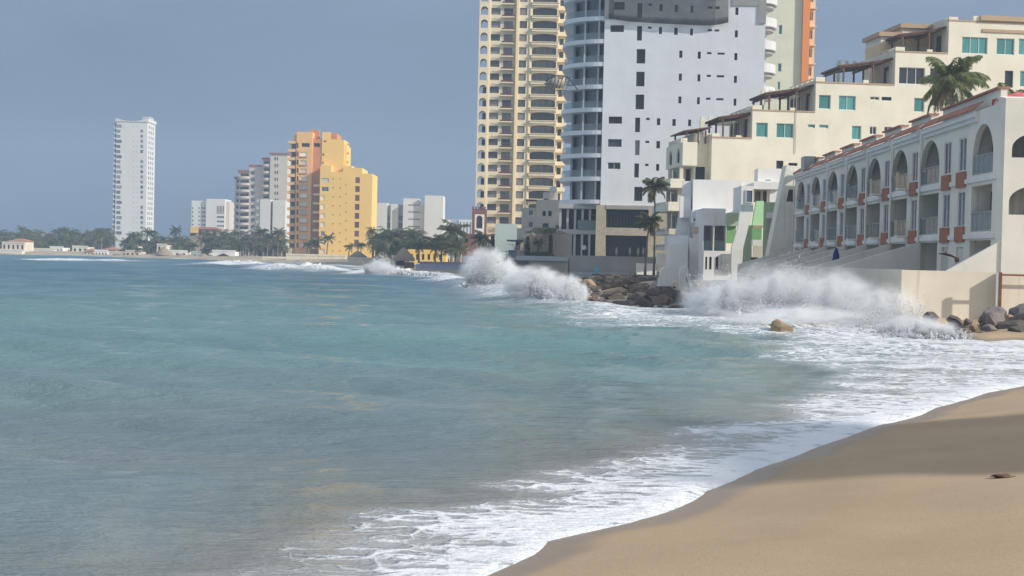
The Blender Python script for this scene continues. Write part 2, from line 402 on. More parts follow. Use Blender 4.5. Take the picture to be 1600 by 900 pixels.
class Bld:
    """a building: an Empty at its base; local x runs along the front, y goes away from the camera, z up"""
    def __init__(s, name, label, cat, px, Y, ang=0, group=None, frames=True, base=0.0):
        p = at(px, 400, Y); s.O = Vector((p.x, Y, 0)); s.a = R(ang)
        s.root = empty(name, (s.O.x, s.O.y, base), s.a); s.base = base; tag(s.root, label, cat, group)
        s.du = Vector((math.cos(s.a), math.sin(s.a), 0)); s.n = Vector((-math.sin(s.a), math.cos(s.a), 0)); s.frames = frames
    def loc(s, px, py, y=0):
        d = ray(px, py); k = (s.O + s.n * y - CAM).dot(s.n) / d.dot(s.n); p = CAM + d * k
        return (p - s.O).dot(s.du), p.z - s.base
    def R(s, x0, y0, x1, y1, y=0):
        ym, xm = (y0 + y1) / 2, (x0 + x1) / 2
        return s.loc(x0, ym, y)[0], s.loc(x1, ym, y)[0], s.loc(xm, y1, y)[1], s.loc(xm, y0, y)[1]
    def X(s, px, py=300, y=0): return s.loc(px, py, y)[0]
    def Z(s, py, px, y=0): return s.loc(px, py, y)[1]
    def win(s, x, y, z, w, h, st, rz=0):
        pm, fm, d, nm = STY[st]
        if pm is None: return
        o = link('window', pane_mesh(w, h, M[pm]), s.root, (x, y, z), rz)
        if fm and s.frames: link('frame', frame_mesh(w, h, nm, M[fm]), o, (0, -.055, 0))
        return o
    def block(s, mat, u0, u1, y0, y1, z0, z1, front=(), left=(), right=(), name='wall', top=True, bottom=False, back=True):
        b = MB()
        fo = [q for q in front]; b_ = (1, 0, 0)
        panel(b, (0, y0, 0), (1, 0, 0), (0, 1, 0), u0, u1, z0, z1, fo)
        lo = [(y1 - q[1], y1 - q[0], *q[2:]) for q in left]
        panel(b, (u0, y1, 0), (0, -1, 0), (1, 0, 0), 0, y1 - y0, z0, z1, lo)
        ro = [(q[0] - y0, q[1] - y0, *q[2:]) for q in right]
        panel(b, (u1, y0, 0), (0, 1, 0), (-1, 0, 0), 0, y1 - y0, z0, z1, ro)
        if back: b.face([(u1, y1, z0), (u0, y1, z0), (u0, y1, z1), (u1, y1, z1)])
        if top: b.face([(u0, y0, z1), (u1, y0, z1), (u1, y1, z1), (u0, y1, z1)])
        if bottom: b.face([(u0, y1, z0), (u1, y1, z0), (u1, y0, z0), (u0, y0, z0)])
        o = b.build(name, M[mat], s.root)
        dep = lambda q: q[6] if len(q) > 6 else STY[q[4]][2]
        for q in fo: s.win(q[0], y0 + dep(q) - .004, q[2], q[1] - q[0], q[3] - q[2], q[4])
        for q in left: s.win(u0 + dep(q) - .004, q[1], q[2], q[1] - q[0], q[3] - q[2], q[4], -math.pi / 2)
        for q in right: s.win(u1 - dep(q) + .004, q[0], q[2], q[1] - q[0], q[3] - q[2], q[4], math.pi / 2)
        return o
    def part(s, name, mb, mat=None, parent=None, loc=(0, 0, 0), smooth=False): return mb.build(name, M[mat] if mat else None, parent or s.root, loc, smooth)
    def boxes(s, name, mat, *bs):
        b = MB()
        for q in bs: b.box(*q)
        return b.build(name, M[mat], s.root)
# ------------------------------------------------------------------ the setting: land, beach, sea
def G(px, py, z=0.0):
    p = ground(px, py, z); return (p.x, p.y)
SHORE = [(-90, -40), (-40, -12), (-20, 1), (-9, 6), (-4, 9.2), G(640, 935), G(700, 918), G(765, 900), G(800, 884), G(848, 862), G(853, 848), G(905, 836), G(985, 818), G(1045, 800),
         G(1090, 781), G(1105, 768), G(1150, 750), G(1185, 733), G(1240, 715), G(1270, 702), G(1330, 681), G(1378, 663), G(1400, 659), G(1440, 649), G(1462, 638), G(1510, 625), G(1545, 613), G(1600, 603),
         (18, 41), (22.5, 46), (22.8, 49.5), (21, 51), G(1590, 531), G(1545, 534), G(1515, 531), G(1490, 522), (17.6, 60.5),
         (18.4, 64), (20.5, 96), (19.5, 112), (14, 118), (9.5, 96), (7.2, 82), (5.4, 84), (4.6, 92), (3.2, 112), (6, 140), (11, 168), (10, 171.5), (-1.5, 171), (-2.5, 203), (-14, 205), (-16, 226),
         (-24, 262), (-34, 320), (-42, 352), (-60, 374), (-94, 425), (-118, 452), (-140, 470), (-165, 452), (-215, 440), (-330, 425), (-760, 400)]
LAND = np.array(SHORE + [(-760, 1180), (620, 1180), (620, -60), (-90, -60)])
def sdist(P, poly=LAND):
    """signed distance to the shoreline, positive on land"""
    d = np.full(len(P), 1e9); inside = np.zeros(len(P), bool); n = len(poly)
    for i in range(n):
        a, b = poly[i], poly[(i + 1) % n]; ab = b - a
        t = np.clip(((P - a) @ ab) / (ab @ ab), 0, 1)
        q = P - a - t[:, None] * ab; d = np.minimum(d, np.hypot(q[:, 0], q[:, 1]))
        c = (a[1] > P[:, 1]) != (b[1] > P[:, 1])
        with np.errstate(divide='ignore', invalid='ignore'):
            xc = (b[0] - a[0]) * (P[:, 1] - a[1]) / (b[1] - a[1]) + a[0]
        inside ^= c & (P[:, 0] < xc)
    return np.where(inside, d, -d)
def pdist(P, line):
    d = np.full(len(P), 1e9); line = np.array(line)
    for a, b in zip(line[:-1], line[1:]):
        ab = b - a; t = np.clip(((P - a) @ ab) / (ab @ ab), 0, 1); q = P - a - t[:, None] * ab
        d = np.minimum(d, np.hypot(q[:, 0], q[:, 1]))
    return d
def vnoise(x, y, seed=0):
    xi, yi = np.floor(x).astype(np.int64), np.floor(y).astype(np.int64); fx, fy = x - xi, y - yi
    fx = fx * fx * (3 - 2 * fx); fy = fy * fy * (3 - 2 * fy)
    def h(a, b):
        k = (a * 374761393 + b * 668265263 + seed * 982451653) & 0xffffffff
        k = ((k ^ (k >> 13)) * 1274126177) & 0xffffffff
        return ((k ^ (k >> 16)) & 0xffff) / 65535.0
    return (h(xi, yi) * (1 - fx) + h(xi + 1, yi) * fx) * (1 - fy) + (h(xi, yi + 1) * (1 - fx) + h(xi + 1, yi + 1) * fx) * fy
def fbm(x, y, o=4, seed=0):
    s = 0; a = .5
    for i in range(o): s = s + a * vnoise(x * 2 ** i, y * 2 ** i, seed + i); a *= .5
    return s
def sstep(x, a, b):
    t = np.clip((x - a) / (b - a), 0, 1); return t * t * (3 - 2 * t)
def quads(nr, nc):
    i = np.arange(nr - 1)[:, None] * nc + np.arange(nc - 1)[None, :]
    return np.stack([i, i + 1, i + nc + 1, i + nc], -1).reshape(-1, 4)
def attr(me, name, arr):
    a = me.attributes.new(name, 'FLOAT', 'POINT'); a.data.foreach_set('value', arr.astype(np.float32))

def land_z(s, P):
    z = np.where(s > 0, 1.45 * (1 - np.exp(-np.clip(s, 0, 99) * .105)), np.maximum(s * .11, -2.0))
    return z + (fbm(P[:, 0] * .35, P[:, 1] * .35, 3, 5) - .45) * .16 * sstep(s, .3, 4)

# sand
def sand_mat():
    t = NT('beach_sand'); b = t.bsdf(); wet = t.attr('wet').outputs['Fac']; v = t.coords()
    n1 = t.noise(v, .5, 5); n2 = t.noise(v, 9, 4, .65); n3 = t.noise(v, 70, 3, .75)
    dry = t.mix(t.rng(n1, .3, .7, 0, 1), (.41, .305, .20), (.49, .37, .25))
    dry = t.mix(t.rng(n3, .42, .66, 0, .6), dry, (.24, .17, .115))
    dry = t.mix(t.rng(n2, .55, .8, 0, .30), dry, (.36, .27, .19))
    w = t.math('ADD', wet, t.rng(n1, .2, .8, -.16, .16)); w = t.rng(w, .25, .75, 0, 1, True)
    c = t.mix(w, dry, (.265, .20, .145)); t.l(c, b.inputs['Base Color'])
    t.l(t.rng(w, 0, 1, .95, .42), b.inputs['Roughness'])
    t.l(t.rng(w, 0, 1, .15, .5), b.inputs['Specular IOR Level'])
    h = t.math('ADD', t.math('MULTIPLY', n2, .6), t.math('MULTIPLY', n3, .25))
    t.bump(h, b, .35, .02); return t.mat
M['sand'] = sand_mat()
xs = np.arange(-40, 62, .3); ys = np.arange(-30, 76, .3)
XX, YY = np.meshgrid(xs, ys); P = np.stack([XX.ravel(), YY.ravel()], 1); s = sdist(P)
s = s + (fbm(P[:, 0] * .9, P[:, 1] * .9, 3, 2) - .44) * .5
z = land_z(s, P)
me = np_mesh('beach', np.column_stack([P, z]), quads(len(ys), len(xs)), M['sand'])
attr(me, 'wet', .85 * (1 - sstep(s, .05, .9)))
tag(link('beach', me), 'smooth tan sand beach sloping down to the foam', 'beach', kind='structure')
# far land
M['earth'] = simple('coast_earth', (.36, .30, .22), .95, var=.25, sc=.06)
xs = np.arange(-756, 616, 4.0); ys = np.concatenate([np.arange(75.5, 300, 2.5), np.arange(300, 1175, 7.0)])
XX, YY = np.meshgrid(xs, ys); P = np.stack([XX.ravel(), YY.ravel()], 1); s = sdist(P)
z = np.where(s > 0, 1.5 * (1 - np.exp(-np.clip(s, 0, 99) * .09)), np.maximum(s * .11, -2)) - .05
me = np_mesh('coast_ground', np.column_stack([P, z]), quads(len(ys), len(xs)), M['earth'])
tag(link('coast_ground', me), 'low sandy coast ground under the buildings', 'ground', kind='structure')

# sea
FOAM_OUT = [(-14, 3), (-7, 9.5), G(345, 893), G(450, 850), G(545, 812), G(640, 792), G(720, 770), G(830, 752), G(930, 716), G(1010, 690), G(1110, 655), G(1190, 640), G(1235, 612), G(1250, 585), G(1170, 552), G(1150, 540)]
BREAK = [  # crest line in plan, height, half width
    ([G(325, 416), G(372, 414), G(425, 419)], .9, 5), ([G(440, 424), G(470, 421), G(505, 426)], 1.3, 4), ([G(560, 430), G(610, 428), G(700, 436)], .9, 3.0),
    ([G(690, 441), G(760, 449), G(830, 462)], .8, 2.4), ([G(790, 466), G(850, 474), G(915, 486)], .6, 2.0),
    ([G(1130, 529), G(1220, 531), G(1330, 527)], .30, 1.2), ([G(60, 407), G(130, 408), G(200, 408)], .35, 5)]
def sea_mat():
    t = NT('turquoise_sea'); b = t.bsdf(IOR=1.33)
    v = t.coords(); fo = t.attr('foam').outputs['Fac']; mk = t.attr('murk').outputs['Fac']; dp = t.attr('deep').outputs['Fac']; sd = t.attr('sandy').outputs['Fac']
    vs_ = t.coords((.55, 1.5, 1)); far = t.attr('far').outputs['Fac']
    c = t.mix(dp, (.150, .275, .285), (.038, .125, .175))
    c = t.mix(mk, c, (.180, .215, .222))
    c = t.mix(sd, c, (.27, .225, .185))
    patch = t.noise(t.coords((.05, .16, 1)), 1.0, 4, .6)
    c = t.mix(t.rng(patch, .4, .65, 0, .35), c, (.05, .115, .145))
    c = t.mix(t.math('MULTIPLY', t.rng(fo, .12, .75, 0, 1, True), .62), c, (.50, .535, .57))      # aerated milky water
    # foam lace
    wv = t.n('ShaderNodeTexVoronoi'); wv.feature = 'DISTANCE_TO_EDGE'; wv.inputs['Scale'].default_value = 2.2
    w1 = t.noise(v, 1.3, 4, .6)
    dis = t.n('ShaderNodeVectorMath', operation='ADD'); sc = t.n('ShaderNodeVectorMath', operation='SCALE'); sc.inputs['Scale'].default_value = .9
    nzc = t.n('ShaderNodeTexNoise'); nzc.inputs['Scale'].default_value = 1.7; nzc.inputs['Detail'].default_value = 4; t.l(v, nzc.inputs['Vector'])
    t.l(nzc.outputs['Color'], sc.inputs[0]); t.l(vs_, dis.inputs[0]); t.l(sc.outputs[0], dis.inputs[1]); t.l(dis.outputs[0], wv.inputs['Vector'])
    lace = t.rng(wv.outputs['Distance'], 0, .32, 1, 0)
    fine = t.noise(vs_, 6.5, 6, .7)
    big = t.noise(t.coords((.6, 1.6, 1)), .9, 5, .65)
    comb = t.math('ADD', t.math('MULTIPLY', lace, .30), t.math('ADD', t.math('MULTIPLY', fine, .30), t.math('MULTIPLY', big, .40)))
    thr = t.math('SUBTRACT', 1.0, fo)
    k = t.math('SUBTRACT', comb, t.rng(thr, 0, 1, .24, .84))
    f = t.rng(k, -.05, .15, 0, 1, True)
    c = t.mix(f, c, (.74, .765, .80)); t.l(c, b.inputs['Base Color'])
    ro = t.rng(far, 0, 1, .08, .24)
    rr = t.n('ShaderNodeMix'); t.l(f, rr.inputs[0]); t.l(ro, rr.inputs[2]); rr.inputs[3].default_value = .75; t.l(rr.outputs[0], b.inputs['Roughness'])
    r1 = t.noise(t.coords((.42, 1.4, 1)), 1.3, 6, .70); r2 = t.noise(t.coords((.45, 1.4, 1)), 6, 4, .65)
    h = t.math('ADD', t.math('ADD', t.math('MULTIPLY', r1, .30), t.math('MULTIPLY', r2, .07)), t.math('MULTIPLY', f, .05))
    bp = t.bump(h, b, .9, .9)
    return t.mat
M['sea'] = sea_mat()
NR, NC = 640, 560
Yr = 2.0 * (930 / 2.0) ** np.linspace(0, 1, NR) ; Uc = np.linspace(-.86, .62, NC)
YY = np.repeat(Yr[:, None], NC, 1); XX = Uc[None, :] * (YY + 26)
P = np.stack([XX.ravel(), YY.ravel()], 1); s = -sdist(P) + (fbm(P[:, 0] * .9, P[:, 1] * .9, 3, 2) - .44) * .5
x, y = P[:, 0], P[:, 1]; z = np.zeros(len(P))
amp = sstep(s, .3, 14); wr = np.random.default_rng(3)
gust = .5 + fbm(x * .018, y * .03, 3, 9)
for i in range(36):
    L = .5 * 1.127 ** i; th = R(262 + wr.normal(0, 17)); k = 2 * math.pi / L; A = .0115 * (L if L < 2.6 else 2.6 * (L / 2.6) ** .45) * wr.uniform(.5, 1.1)
    fil = 1 - sstep(y, 30 * L, 75 * L)                       # leave out waves the mesh there cannot carry
    ph = k * (x * math.cos(th) + y * math.sin(th)) + wr.uniform(0, 6.28) + 2.5 * fbm(x * .05, y * .05, 2, i)
    z += A * fil * (np.sin(ph) + .25 * np.cos(2 * ph))
z *= amp * gust
foam = np.zeros(len(P))
# wash along the beach
dout = pdist(P, FOAM_OUT); t_ = s / (s + dout + 1e-6)
zone = (s > -.5) & (y < 75)
sdin = sdist(P, np.array(FOAM_OUT + [(14, 58), (19, 58), (26, 50), (26, 30), (10, 8), (-5, -10), (-20, -4)])) + (fbm(x * .45, y * .8, 4, 71) - .47) * 2.2; inn = sdin > 0; innw = sstep(sdin, -.5, 1.3)
wash = innw * (.58 + .16 * sstep(t_, .5, 0)) + .16 * np.exp(-(sdin / .7) ** 2) * sstep(fbm(x * .5, y * .5, 3, 3), .35, .55)
wash = wash + (fbm(x * .30, y * .55, 4, 12) - .46) * .55
wash += (fbm(x * .12, y * 1.1, 4, 33) - .47) * .7 * sstep(y, 24, 36) * innw; wash += .35 * sstep(s, .9, .15)
far_n = sstep(y, 34, 52) * sstep(x, 7.5, 11)
foam = np.where(zone, np.clip(wash, 0, .95), 0) * sstep(sdin, -1.2, .6)
foam = np.maximum(foam, far_n * zone * .54 * sstep(fbm(x * .2, y * .35, 3, 31), .25, .6))
for line, h, w in BREAK:
    d = pdist(P, line); g = np.exp(-(d / w) ** 2); z += h * g * (.6 + .8 * fbm(x * .3, y * .3, 2, 4)) * .75
    foam = np.maximum(foam, .9 * np.exp(-(d / (w * 1.5)) ** 2) * (.45 + .9 * (fbm(x * .25, y * .4, 3, 8))))
# whitecaps and drifting streaks
cap = sstep(fbm(x * .05, y * .22, 4, 21), .60, .74) * sstep(s, 1, 8) * sstep(y, 45, 90) * sstep(y, 480, 150) * sstep(x / y, -.25, .02)
foam = np.maximum(foam, .54 * cap); sp = np.exp(-(pdist(P, [(8.5, 68), (12, 66), (17, 61)]) / 4.5) ** 2); foam = np.maximum(foam, sp * (.55 + .5 * fbm(x * .4, y * .4, 3, 19)))
near_rocks = np.exp(-(pdist(P, [(8, 58), (6.5, 74), (4, 86), (1, 110), (-2, 165)]) / 7) ** 2) * sstep(y, 52, 66)
foam = np.maximum(foam, near_rocks * (.35 + .5 * fbm(x * .2, y * .4, 4, 17)))
coastfoam = sstep(-s, -13, -1) * sstep(y, 190, 240); foam = np.maximum(foam, coastfoam * (.42 + .75 * fbm(x * .03, y * .2, 3, 41)))
z += np.where(foam > .5, (fbm(x * 2.2, y * 2.2, 3, 14) - .4) * .10, 0) * sstep(s, .2, 2)
z -= sstep(-s, -.05, 1.2) * .6                                # the sheet dives under the sand past the water's edge
z += (.02 + .035 * fbm(x * 1.5, y * 1.5, 3, 91)) * sstep(s, 0, .18)
deep = sstep(y, 48, 150) * .9 + .1 * fbm(x * .02, y * .05, 3, 6)
deep = np.clip(deep + sstep(fbm(x * .03, y * .10, 3, 61), .5, .7) * .25 * sstep(y, 30, 60), 0, 1)
murk = sstep(y, 42, 17) * (.6 + .5 * fbm(x * .1, y * .25, 3, 7))
sandy = np.clip(sstep(s, 4.5, .3) * (.35 + .9 * fbm(x * .3, y * .6, 3, 51)) * zone + .5 * far_n * fbm(x * .1, y * .2, 3, 3), 0, 1)
sandy = np.maximum(sandy, .30 * np.exp(-(dout / 1.6) ** 2) * zone * fbm(x * .8, y * .8, 3, 77) * 2)
sandy = np.maximum(sandy, np.where(zone, innw * (.50 + .4 * (fbm(x * .4, y * .8, 3, 88) - .3)), 0) * sstep(s, 9, 1)); sandy = np.clip(sandy, 0, .9)
me = np_mesh('sea', np.column_stack([P, z]), quads(NR, NC), M['sea'])
for nm, a_ in (('foam', np.clip(foam, 0, 1)), ('murk', np.clip(murk, 0, 1)), ('deep', deep), ('sandy', sandy), ('far', sstep(y, 25, 220))): attr(me, nm, a_)
tag(link('sea', me), 'turquoise sea with foam washing onto the beach', 'sea', kind='structure')
# ------------------------------------------------------------------ far coast, left to right
# slender white tower
B = Bld('white_tower', 'tall slender white apartment tower standing alone above the far palms', 'building', 179, 830, 0, frames=False)
x0, x1 = 0, B.X(229, 290); zt = B.Z(190, 205); 
rows = [(197 + 7.94 * i) for i in range(22)]
ops = []
for i, py in enumerate(rows):
    a = B.R(181.5, py - 2.3, 188 + 2.0 * ((i * 7) % 3 == 0), py + 2.6); ops.append((*a, 'grey'))
    for px in (208.5, 213.7): a = B.R(px - .55, py - .55, px + .55, py + .55); ops.append((*a, 'hole'))
    if i > 0 and i not in (6, 15): a = B.R(219, py - 2.4, 223.5, py + 2.4); ops.append((*a, 'bare'))
ops = [q for q in ops if q[2] > 3]
B.block('far_white', x0, x1, 0, 18, 0, zt, front=ops, right=[(3 + 4.5 * j, 5.5 + 4.5 * j, q_[2], q_[3], 'bare') for q_ in ops if q_[4] == 'grey' for j in range(3)])
b = MB()      # concave crown
N = 10
top = [(x0 - .6 + (x1 - x0 + 1.2) * k / N, zt + .3 + 1.6 * (2 * k / N - 1) ** 2) for k in range(N + 1)]
b.prism([(x0 - .6, zt), *top, (x1 + .6, zt)][::-1], -.5, 18.2); B.part('crown', b, 'far_white')
B.block('slate', x0 - 2.0, x0, 3, 17, 0, zt - .6, name='glass_side')
for i, py in enumerate(rows):
    zz = B.Z(py + 3.6, 185)
    if zz > 3: B.boxes('balcony', 'far_white', (x0 - 1.2, x0 - .004, -.8, 3, zz - .25, zz), (x0 - 1.2, x0 - 1.05, -.8, 3, zz, zz + .9))
B.block('grey_wall', x1 - 4, x1, 4, 14, zt + .005, zt + 3.5, name='roof_house')

# low white block with slotted end
B = Bld('white_block', 'low white apartment block with a slotted right end beside the slender tower', 'building', 298, 760, 0, frames=False)
x0, xm, x1 = 0, B.X(323, 330), B.X(352, 330); z1, z2 = B.Z(313.5, 310), B.Z(311, 340)
ops = []
for i in range(5):
    py = 325 + 6.5 * i
    for p0, p1 in ((299.8, 301.8), (309.8, 311.8), (315, 317), (318, 320.5)): ops.append((*B.R(p0, py - 1.4, p1, py + 1.4), 'hole'))
B.block('far_white', x0, xm, 0, 16, 0, z1, front=ops)
ops = [(*B.R(339.5 + 2.4 * k, 322, 341 + 2.4 * k, 334.5), 'hole') for k in range(5)] + [(*B.R(339.5, py, 351, py + 2.6), 'bare') for py in (338, 345, 352)]
B.block('far_white', xm, x1, -1.5, 16, 0, z2, front=ops)
B.block('beige_tower', x1, x1 + 2, 1, 14, 0, z2 - 1.2, name='side_wing')

# beige tower with red roof trims and rounded balconies
B = Bld('beige_tower', 'beige grey stepped apartment tower with red roof edges and rounded balconies', 'building', 419, 640, 0, frames=False)
def stack(B, p0, p1, ptop, n, pitch, yf, wallmat='beige_tower'):
    u0, u1 = B.X(p0, 320), B.X(p1, 320); zt = B.Z(ptop, (p0 + p1) / 2)
    B.block(wallmat, u0, u1, yf, yf + 12, 0, zt, front=[(u0 + .6, u1 - .6, B.Z(ptop + pitch * (i + 1) - 1.5, p0), B.Z(ptop + pitch * i + 2.2, p0), 'loggia') for i in range(n)])
    c = (u0 + u1) / 2; r = (u1 - u0) / 2 + .5
    for i in range(n):
        zz = B.Z(ptop + pitch * (i + 1) - 1.2, p0); poly = [(c - r * math.cos(math.pi * k / 8), yf - .004 - 1.9 * math.sin(math.pi * k / 8)) for k in range(9)]
        bb = MB().slab(poly, zz - .3, zz + .75); B.part('balcony', bb, wallmat)
    B.boxes('roof_trim', 'tile_dark', (u0 - .5, u1 + .5, yf - .9, yf + 12, zt, zt + .9))
u0, u1 = B.X(421, 320), B.X(448, 320)
ops = []
for i in range(11):
    py = 248 + 10.8 * i; ops += [(*B.R(428.5, py - 2.6, 431, py + 2.6), 'blue'), (*B.R(432, py - 2.6, 434.5, py + 2.6), 'blue')]
zt = B.Z(241.5, 434); B.block('beige_tower', u0, u1, 0, 14, 0, zt, front=[q for q in ops if q[2] > 1])
B.boxes('roof_trim', 'tile_dark', (u0 - .4, u1 + .4, -.4, 14.4, zt, zt + .8))
stack(B, 408, 421, 249, 10, 10.8, 2)
u0, u1 = B.X(387, 320), B.X(408, 320); zt = B.Z(260, 397)
B.block('beige_tower', u0, u1, 3, 14, 0, zt, front=[(*B.R(391.5, 270 + 10.5 * i - 2.6, 398, 270 + 10.5 * i + 2.6, 3), 'grey') for i in range(10)])
B.boxes('roof_trim', 'tile_dark', (u0 - .3, u1, 2.7, 14, zt, zt + .9))
stack(B, 370, 387, 268, 9, 10.4, 4); stack(B, 362.5, 370, 278, 8, 10.2, 7)

# white slab block in front of it
B = Bld('white_slab_block', 'white block of two blank slabs with teal side balconies before the orange tower', 'building', 405, 585, 0, frames=False)
zt = B.Z(311.5, 420); a, b_, c_, d_ = 0, B.X(422, 350), B.X(425.7, 350), B.X(445.5, 350)
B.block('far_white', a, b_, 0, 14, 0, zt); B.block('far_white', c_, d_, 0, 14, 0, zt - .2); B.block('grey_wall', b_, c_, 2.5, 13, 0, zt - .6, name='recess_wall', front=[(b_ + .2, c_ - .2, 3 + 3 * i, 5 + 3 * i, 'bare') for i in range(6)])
for i in range(7):
    z_ = zt - 1 - 2.9 * i; B.boxes('balcony', 'mint', (-1.5, -.004, .3, 12, z_ - .3, z_ + .8))
B.boxes('low_canopy', 'mint', (-6, -1.5, 0, 9, 4.2, 5.0), (-5.9, -5.6, .2, .5, 0, 4.2))

# golden tower
B = Bld('golden_tower', 'golden yellow and orange stepped apartment tower with white shaded windows', 'building', 460, 515, 0)
base = 0
uA0, uA1, uR1 = 0, B.X(486.5, 300), B.X(501, 300)
ops = [(*B.R(471, 223.5, 484, 229.5), 'loggia')]
for i in range(12):
    py = 241 + 12.95 * i; ops.append((*B.R(469, py - 3.2, 479, py + 3.2), 'white'))
for i in range(13):
    py = 227.5 + 12.95 * i; ops.append((*B.R(463.3, py - 4, 466.3, py + 4), 'red'))
zA = B.Z(206, 473); B.block('orange_left', uA0, uA1, 0, 16, 0, zA, front=[q for q in ops if q[2] > .5])
for i in range(12):
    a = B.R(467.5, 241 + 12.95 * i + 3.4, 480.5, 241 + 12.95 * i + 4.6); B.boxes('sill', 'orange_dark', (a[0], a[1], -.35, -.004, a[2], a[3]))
# shaded balcony stack on the sea side
uL = B.X(448.5, 300); zL = B.Z(219, 455)
B.block('orange_left', uL + .9, uA0, 1.5, 15, 0, zL, name='side_wall', front=[(uL + 1.2, -.3, zL - 2.8 - 3.03 * i, zL - 1.0 - 3.03 * i, 'loggia') for i in range(13)])
for i in range(14):
    z_ = zL - .2 - 3.03 * i; B.boxes('balcony', 'orange_left', (uL, -.3, .2, 1.496, z_ - 1.0, z_), (uL, uL + .88, 1.5, 13, z_ - 1.0, z_))
B.block('orange', uL + 1.6, uA0, 3, 12, zL + .005, B.Z(209, 457), name='roof_house')
# burnt-orange recess
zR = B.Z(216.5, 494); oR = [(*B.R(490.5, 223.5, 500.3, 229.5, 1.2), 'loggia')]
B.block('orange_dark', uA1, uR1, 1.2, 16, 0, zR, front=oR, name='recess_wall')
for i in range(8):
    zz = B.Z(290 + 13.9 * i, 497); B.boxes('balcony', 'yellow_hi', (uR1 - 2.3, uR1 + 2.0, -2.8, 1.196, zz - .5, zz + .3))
# upper rear block
u5, u6, u7 = B.X(515.5, 210), B.X(525.5, 212), B.X(537, 250)
zt = B.Z(206, 508); zt2 = B.Z(217.8, 525)
B.block('orange', uR1, u7, 1.0, 16, 0, zt2, front=[(*B.R(505.8, 213.5 + 6, 509.8, 222, 1), 'dark'), (*B.R(503, 240, 506.5, 243.6, 1), 'blue'), (*B.R(502.5, 253, 506, 256, 1), 'blue')])
B.block('orange', uR1, u5, 1.0, 15, zt2 + .004, zt, name='upper_wall'); B.block('orange_dark', u5, u6, 1.5, 14, zt2 + .004, B.Z(207.6, 520), name='upper_wall')
u8 = B.X(540.3, 250); B.block('orange', u7, u8, 2.0, 15, 0, B.Z(226.5, 538), name='upper_wall')
for py in (224, 238, 252): B.boxes('ledge', 'orange_dark', (u8, u8 + .5, 3, 6, B.Z(py + 1, 540), B.Z(py - 1, 540)))
# front block with stepped top
uB0, uB1 = B.X(498.8, 340, -5), B.X(580.5, 340, -5)
cuts = [(498.8, 516, 258.6), (516, 534.5, 268.5), (534.5, 548, 258.8), (548, 564.5, 262.3), (564.5, 580.6, 271.3)]
for k, (p0, p1, pt) in enumerate(cuts):
    a0, a1 = B.X(p0, 340, -5), B.X(p1, 340, -5); z_ = B.Z(pt, (p0 + p1) / 2, -5); ops = []
    if k == 0:
        ops += [(*B.R(501.8, 278.5, 514, 285, -5), 'white'), (*B.R(502.5, 292, 513.3, 298.8, -5), 'blue2')]
        ops += [(*B.R(501, 309.3 + 13.9 * i - 3.7, 507.3, 309.3 + 13.9 * i + 3.7, -5), 'blue2' if i == 4 else 'white') for i in range(7)]
        ops += [(*B.R(519.6 - 4.6 + 0, 0, 0, 0), 'hole')] if False else []
    if k == 1:
        for i in range(9):
            py = 279.5 + 14.05 * i
            for px in (520.5 - .35 * i * .3, 531.5 - .35 * i * .3): ops.append((*B.R(px - .9, py - .9, px + .9, py + .9, -5), 'hole'))
    if k == 2: ops = [(*B.R(539, 289 + 14.05 * i - .6, 541.5, 289 + 14.05 * i + .6, -5), 'hole') for i in range(8)]
    if k == 3: ops = [(*B.R(555.2 - .25 * i, 281.5 + 13.95 * i - 4.6, 562.2 - .25 * i, 281.5 + 13.95 * i + 4.6, -5), 'red') for i in range(8)]
    B.block('orange', a0, a1, -5, 14, 0, z_, front=[q for q in ops if q[2] > .4], name='front_wall')
B.boxes('roof_tank', 'orange_dark', (uA1 - 2, uA1 + 1.5, 6, 9, zA - 3, zA + 1.4)); b = MB().tube([(uA1 + 2.5, 8, zR), (uA1 + 2.5, 8, zA + 3.2)], .12); b.tube([(uA1 + 1.2, 8, zA + 2.4), (uA1 + 3.8, 8, zA + 2.4)], .1); B.part('antenna', b, 'metal_grey')

# white hotel blocks right of the golden tower
B = Bld('white_hotel', 'white hotel blocks with blank slab walls above the palm grove', 'building', 586, 560, 0, frames=False)
zt = B.Z(317, 595); U = lambda p: B.X(p, 350)
B.block('far_white', U(587), U(604.3), 0, 14, 0, zt); B.block('far_white', U(610), U(622), 0, 14, 0, zt - .3)
for p0, p1 in ((580, 587), (604.3, 610), (622, 629)):
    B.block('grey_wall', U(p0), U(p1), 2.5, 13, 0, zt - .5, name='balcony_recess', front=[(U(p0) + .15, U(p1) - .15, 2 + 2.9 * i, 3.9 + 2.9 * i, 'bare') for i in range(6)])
ops = [(*B.R(637.5, py - .7, 656, py + .7, -2), 'hole') for py in (320.5, 331.3, 342.5, 354)]
z2 = B.Z(318.7, 645)
B.block('far_white', B.X(629.5, 340, -2), B.X(663, 340, -2), -2, 14, 0, z2, front=ops); B.block('far_white', B.X(629.5, 340, -2), B.X(653.3, 340, -2), -1, 13, z2 + .004, B.Z(310, 640), name='upper_wall')
B.block('far_white', B.X(663, 340, -4), B.X(692, 340, -4), -4, 12, 0, B.Z(306.3, 677)); B.block('far_white', B.X(692, 340), B.X(701, 340), 3, 12, 0, B.Z(343, 696), name='wing')
B = Bld('pale_far_block', 'pale striped far block between the white hotel and the yellow tower', 'building', 701, 900, 0, frames=False)
zt = B.Z(343, 718); B.block('grey_wall', 0, B.X(716, 350), 0, 15, 0, zt); w0, w1 = B.X(717, 350), B.X(738, 350)
B.block('far_white', w0, w1, -2, 15, 0, zt, front=[(w0 + (w1 - w0) * (k + .3) / 4, w0 + (w1 - w0) * (k + .7) / 4, 3, zt - 1.5, 'bare') for k in range(4)])

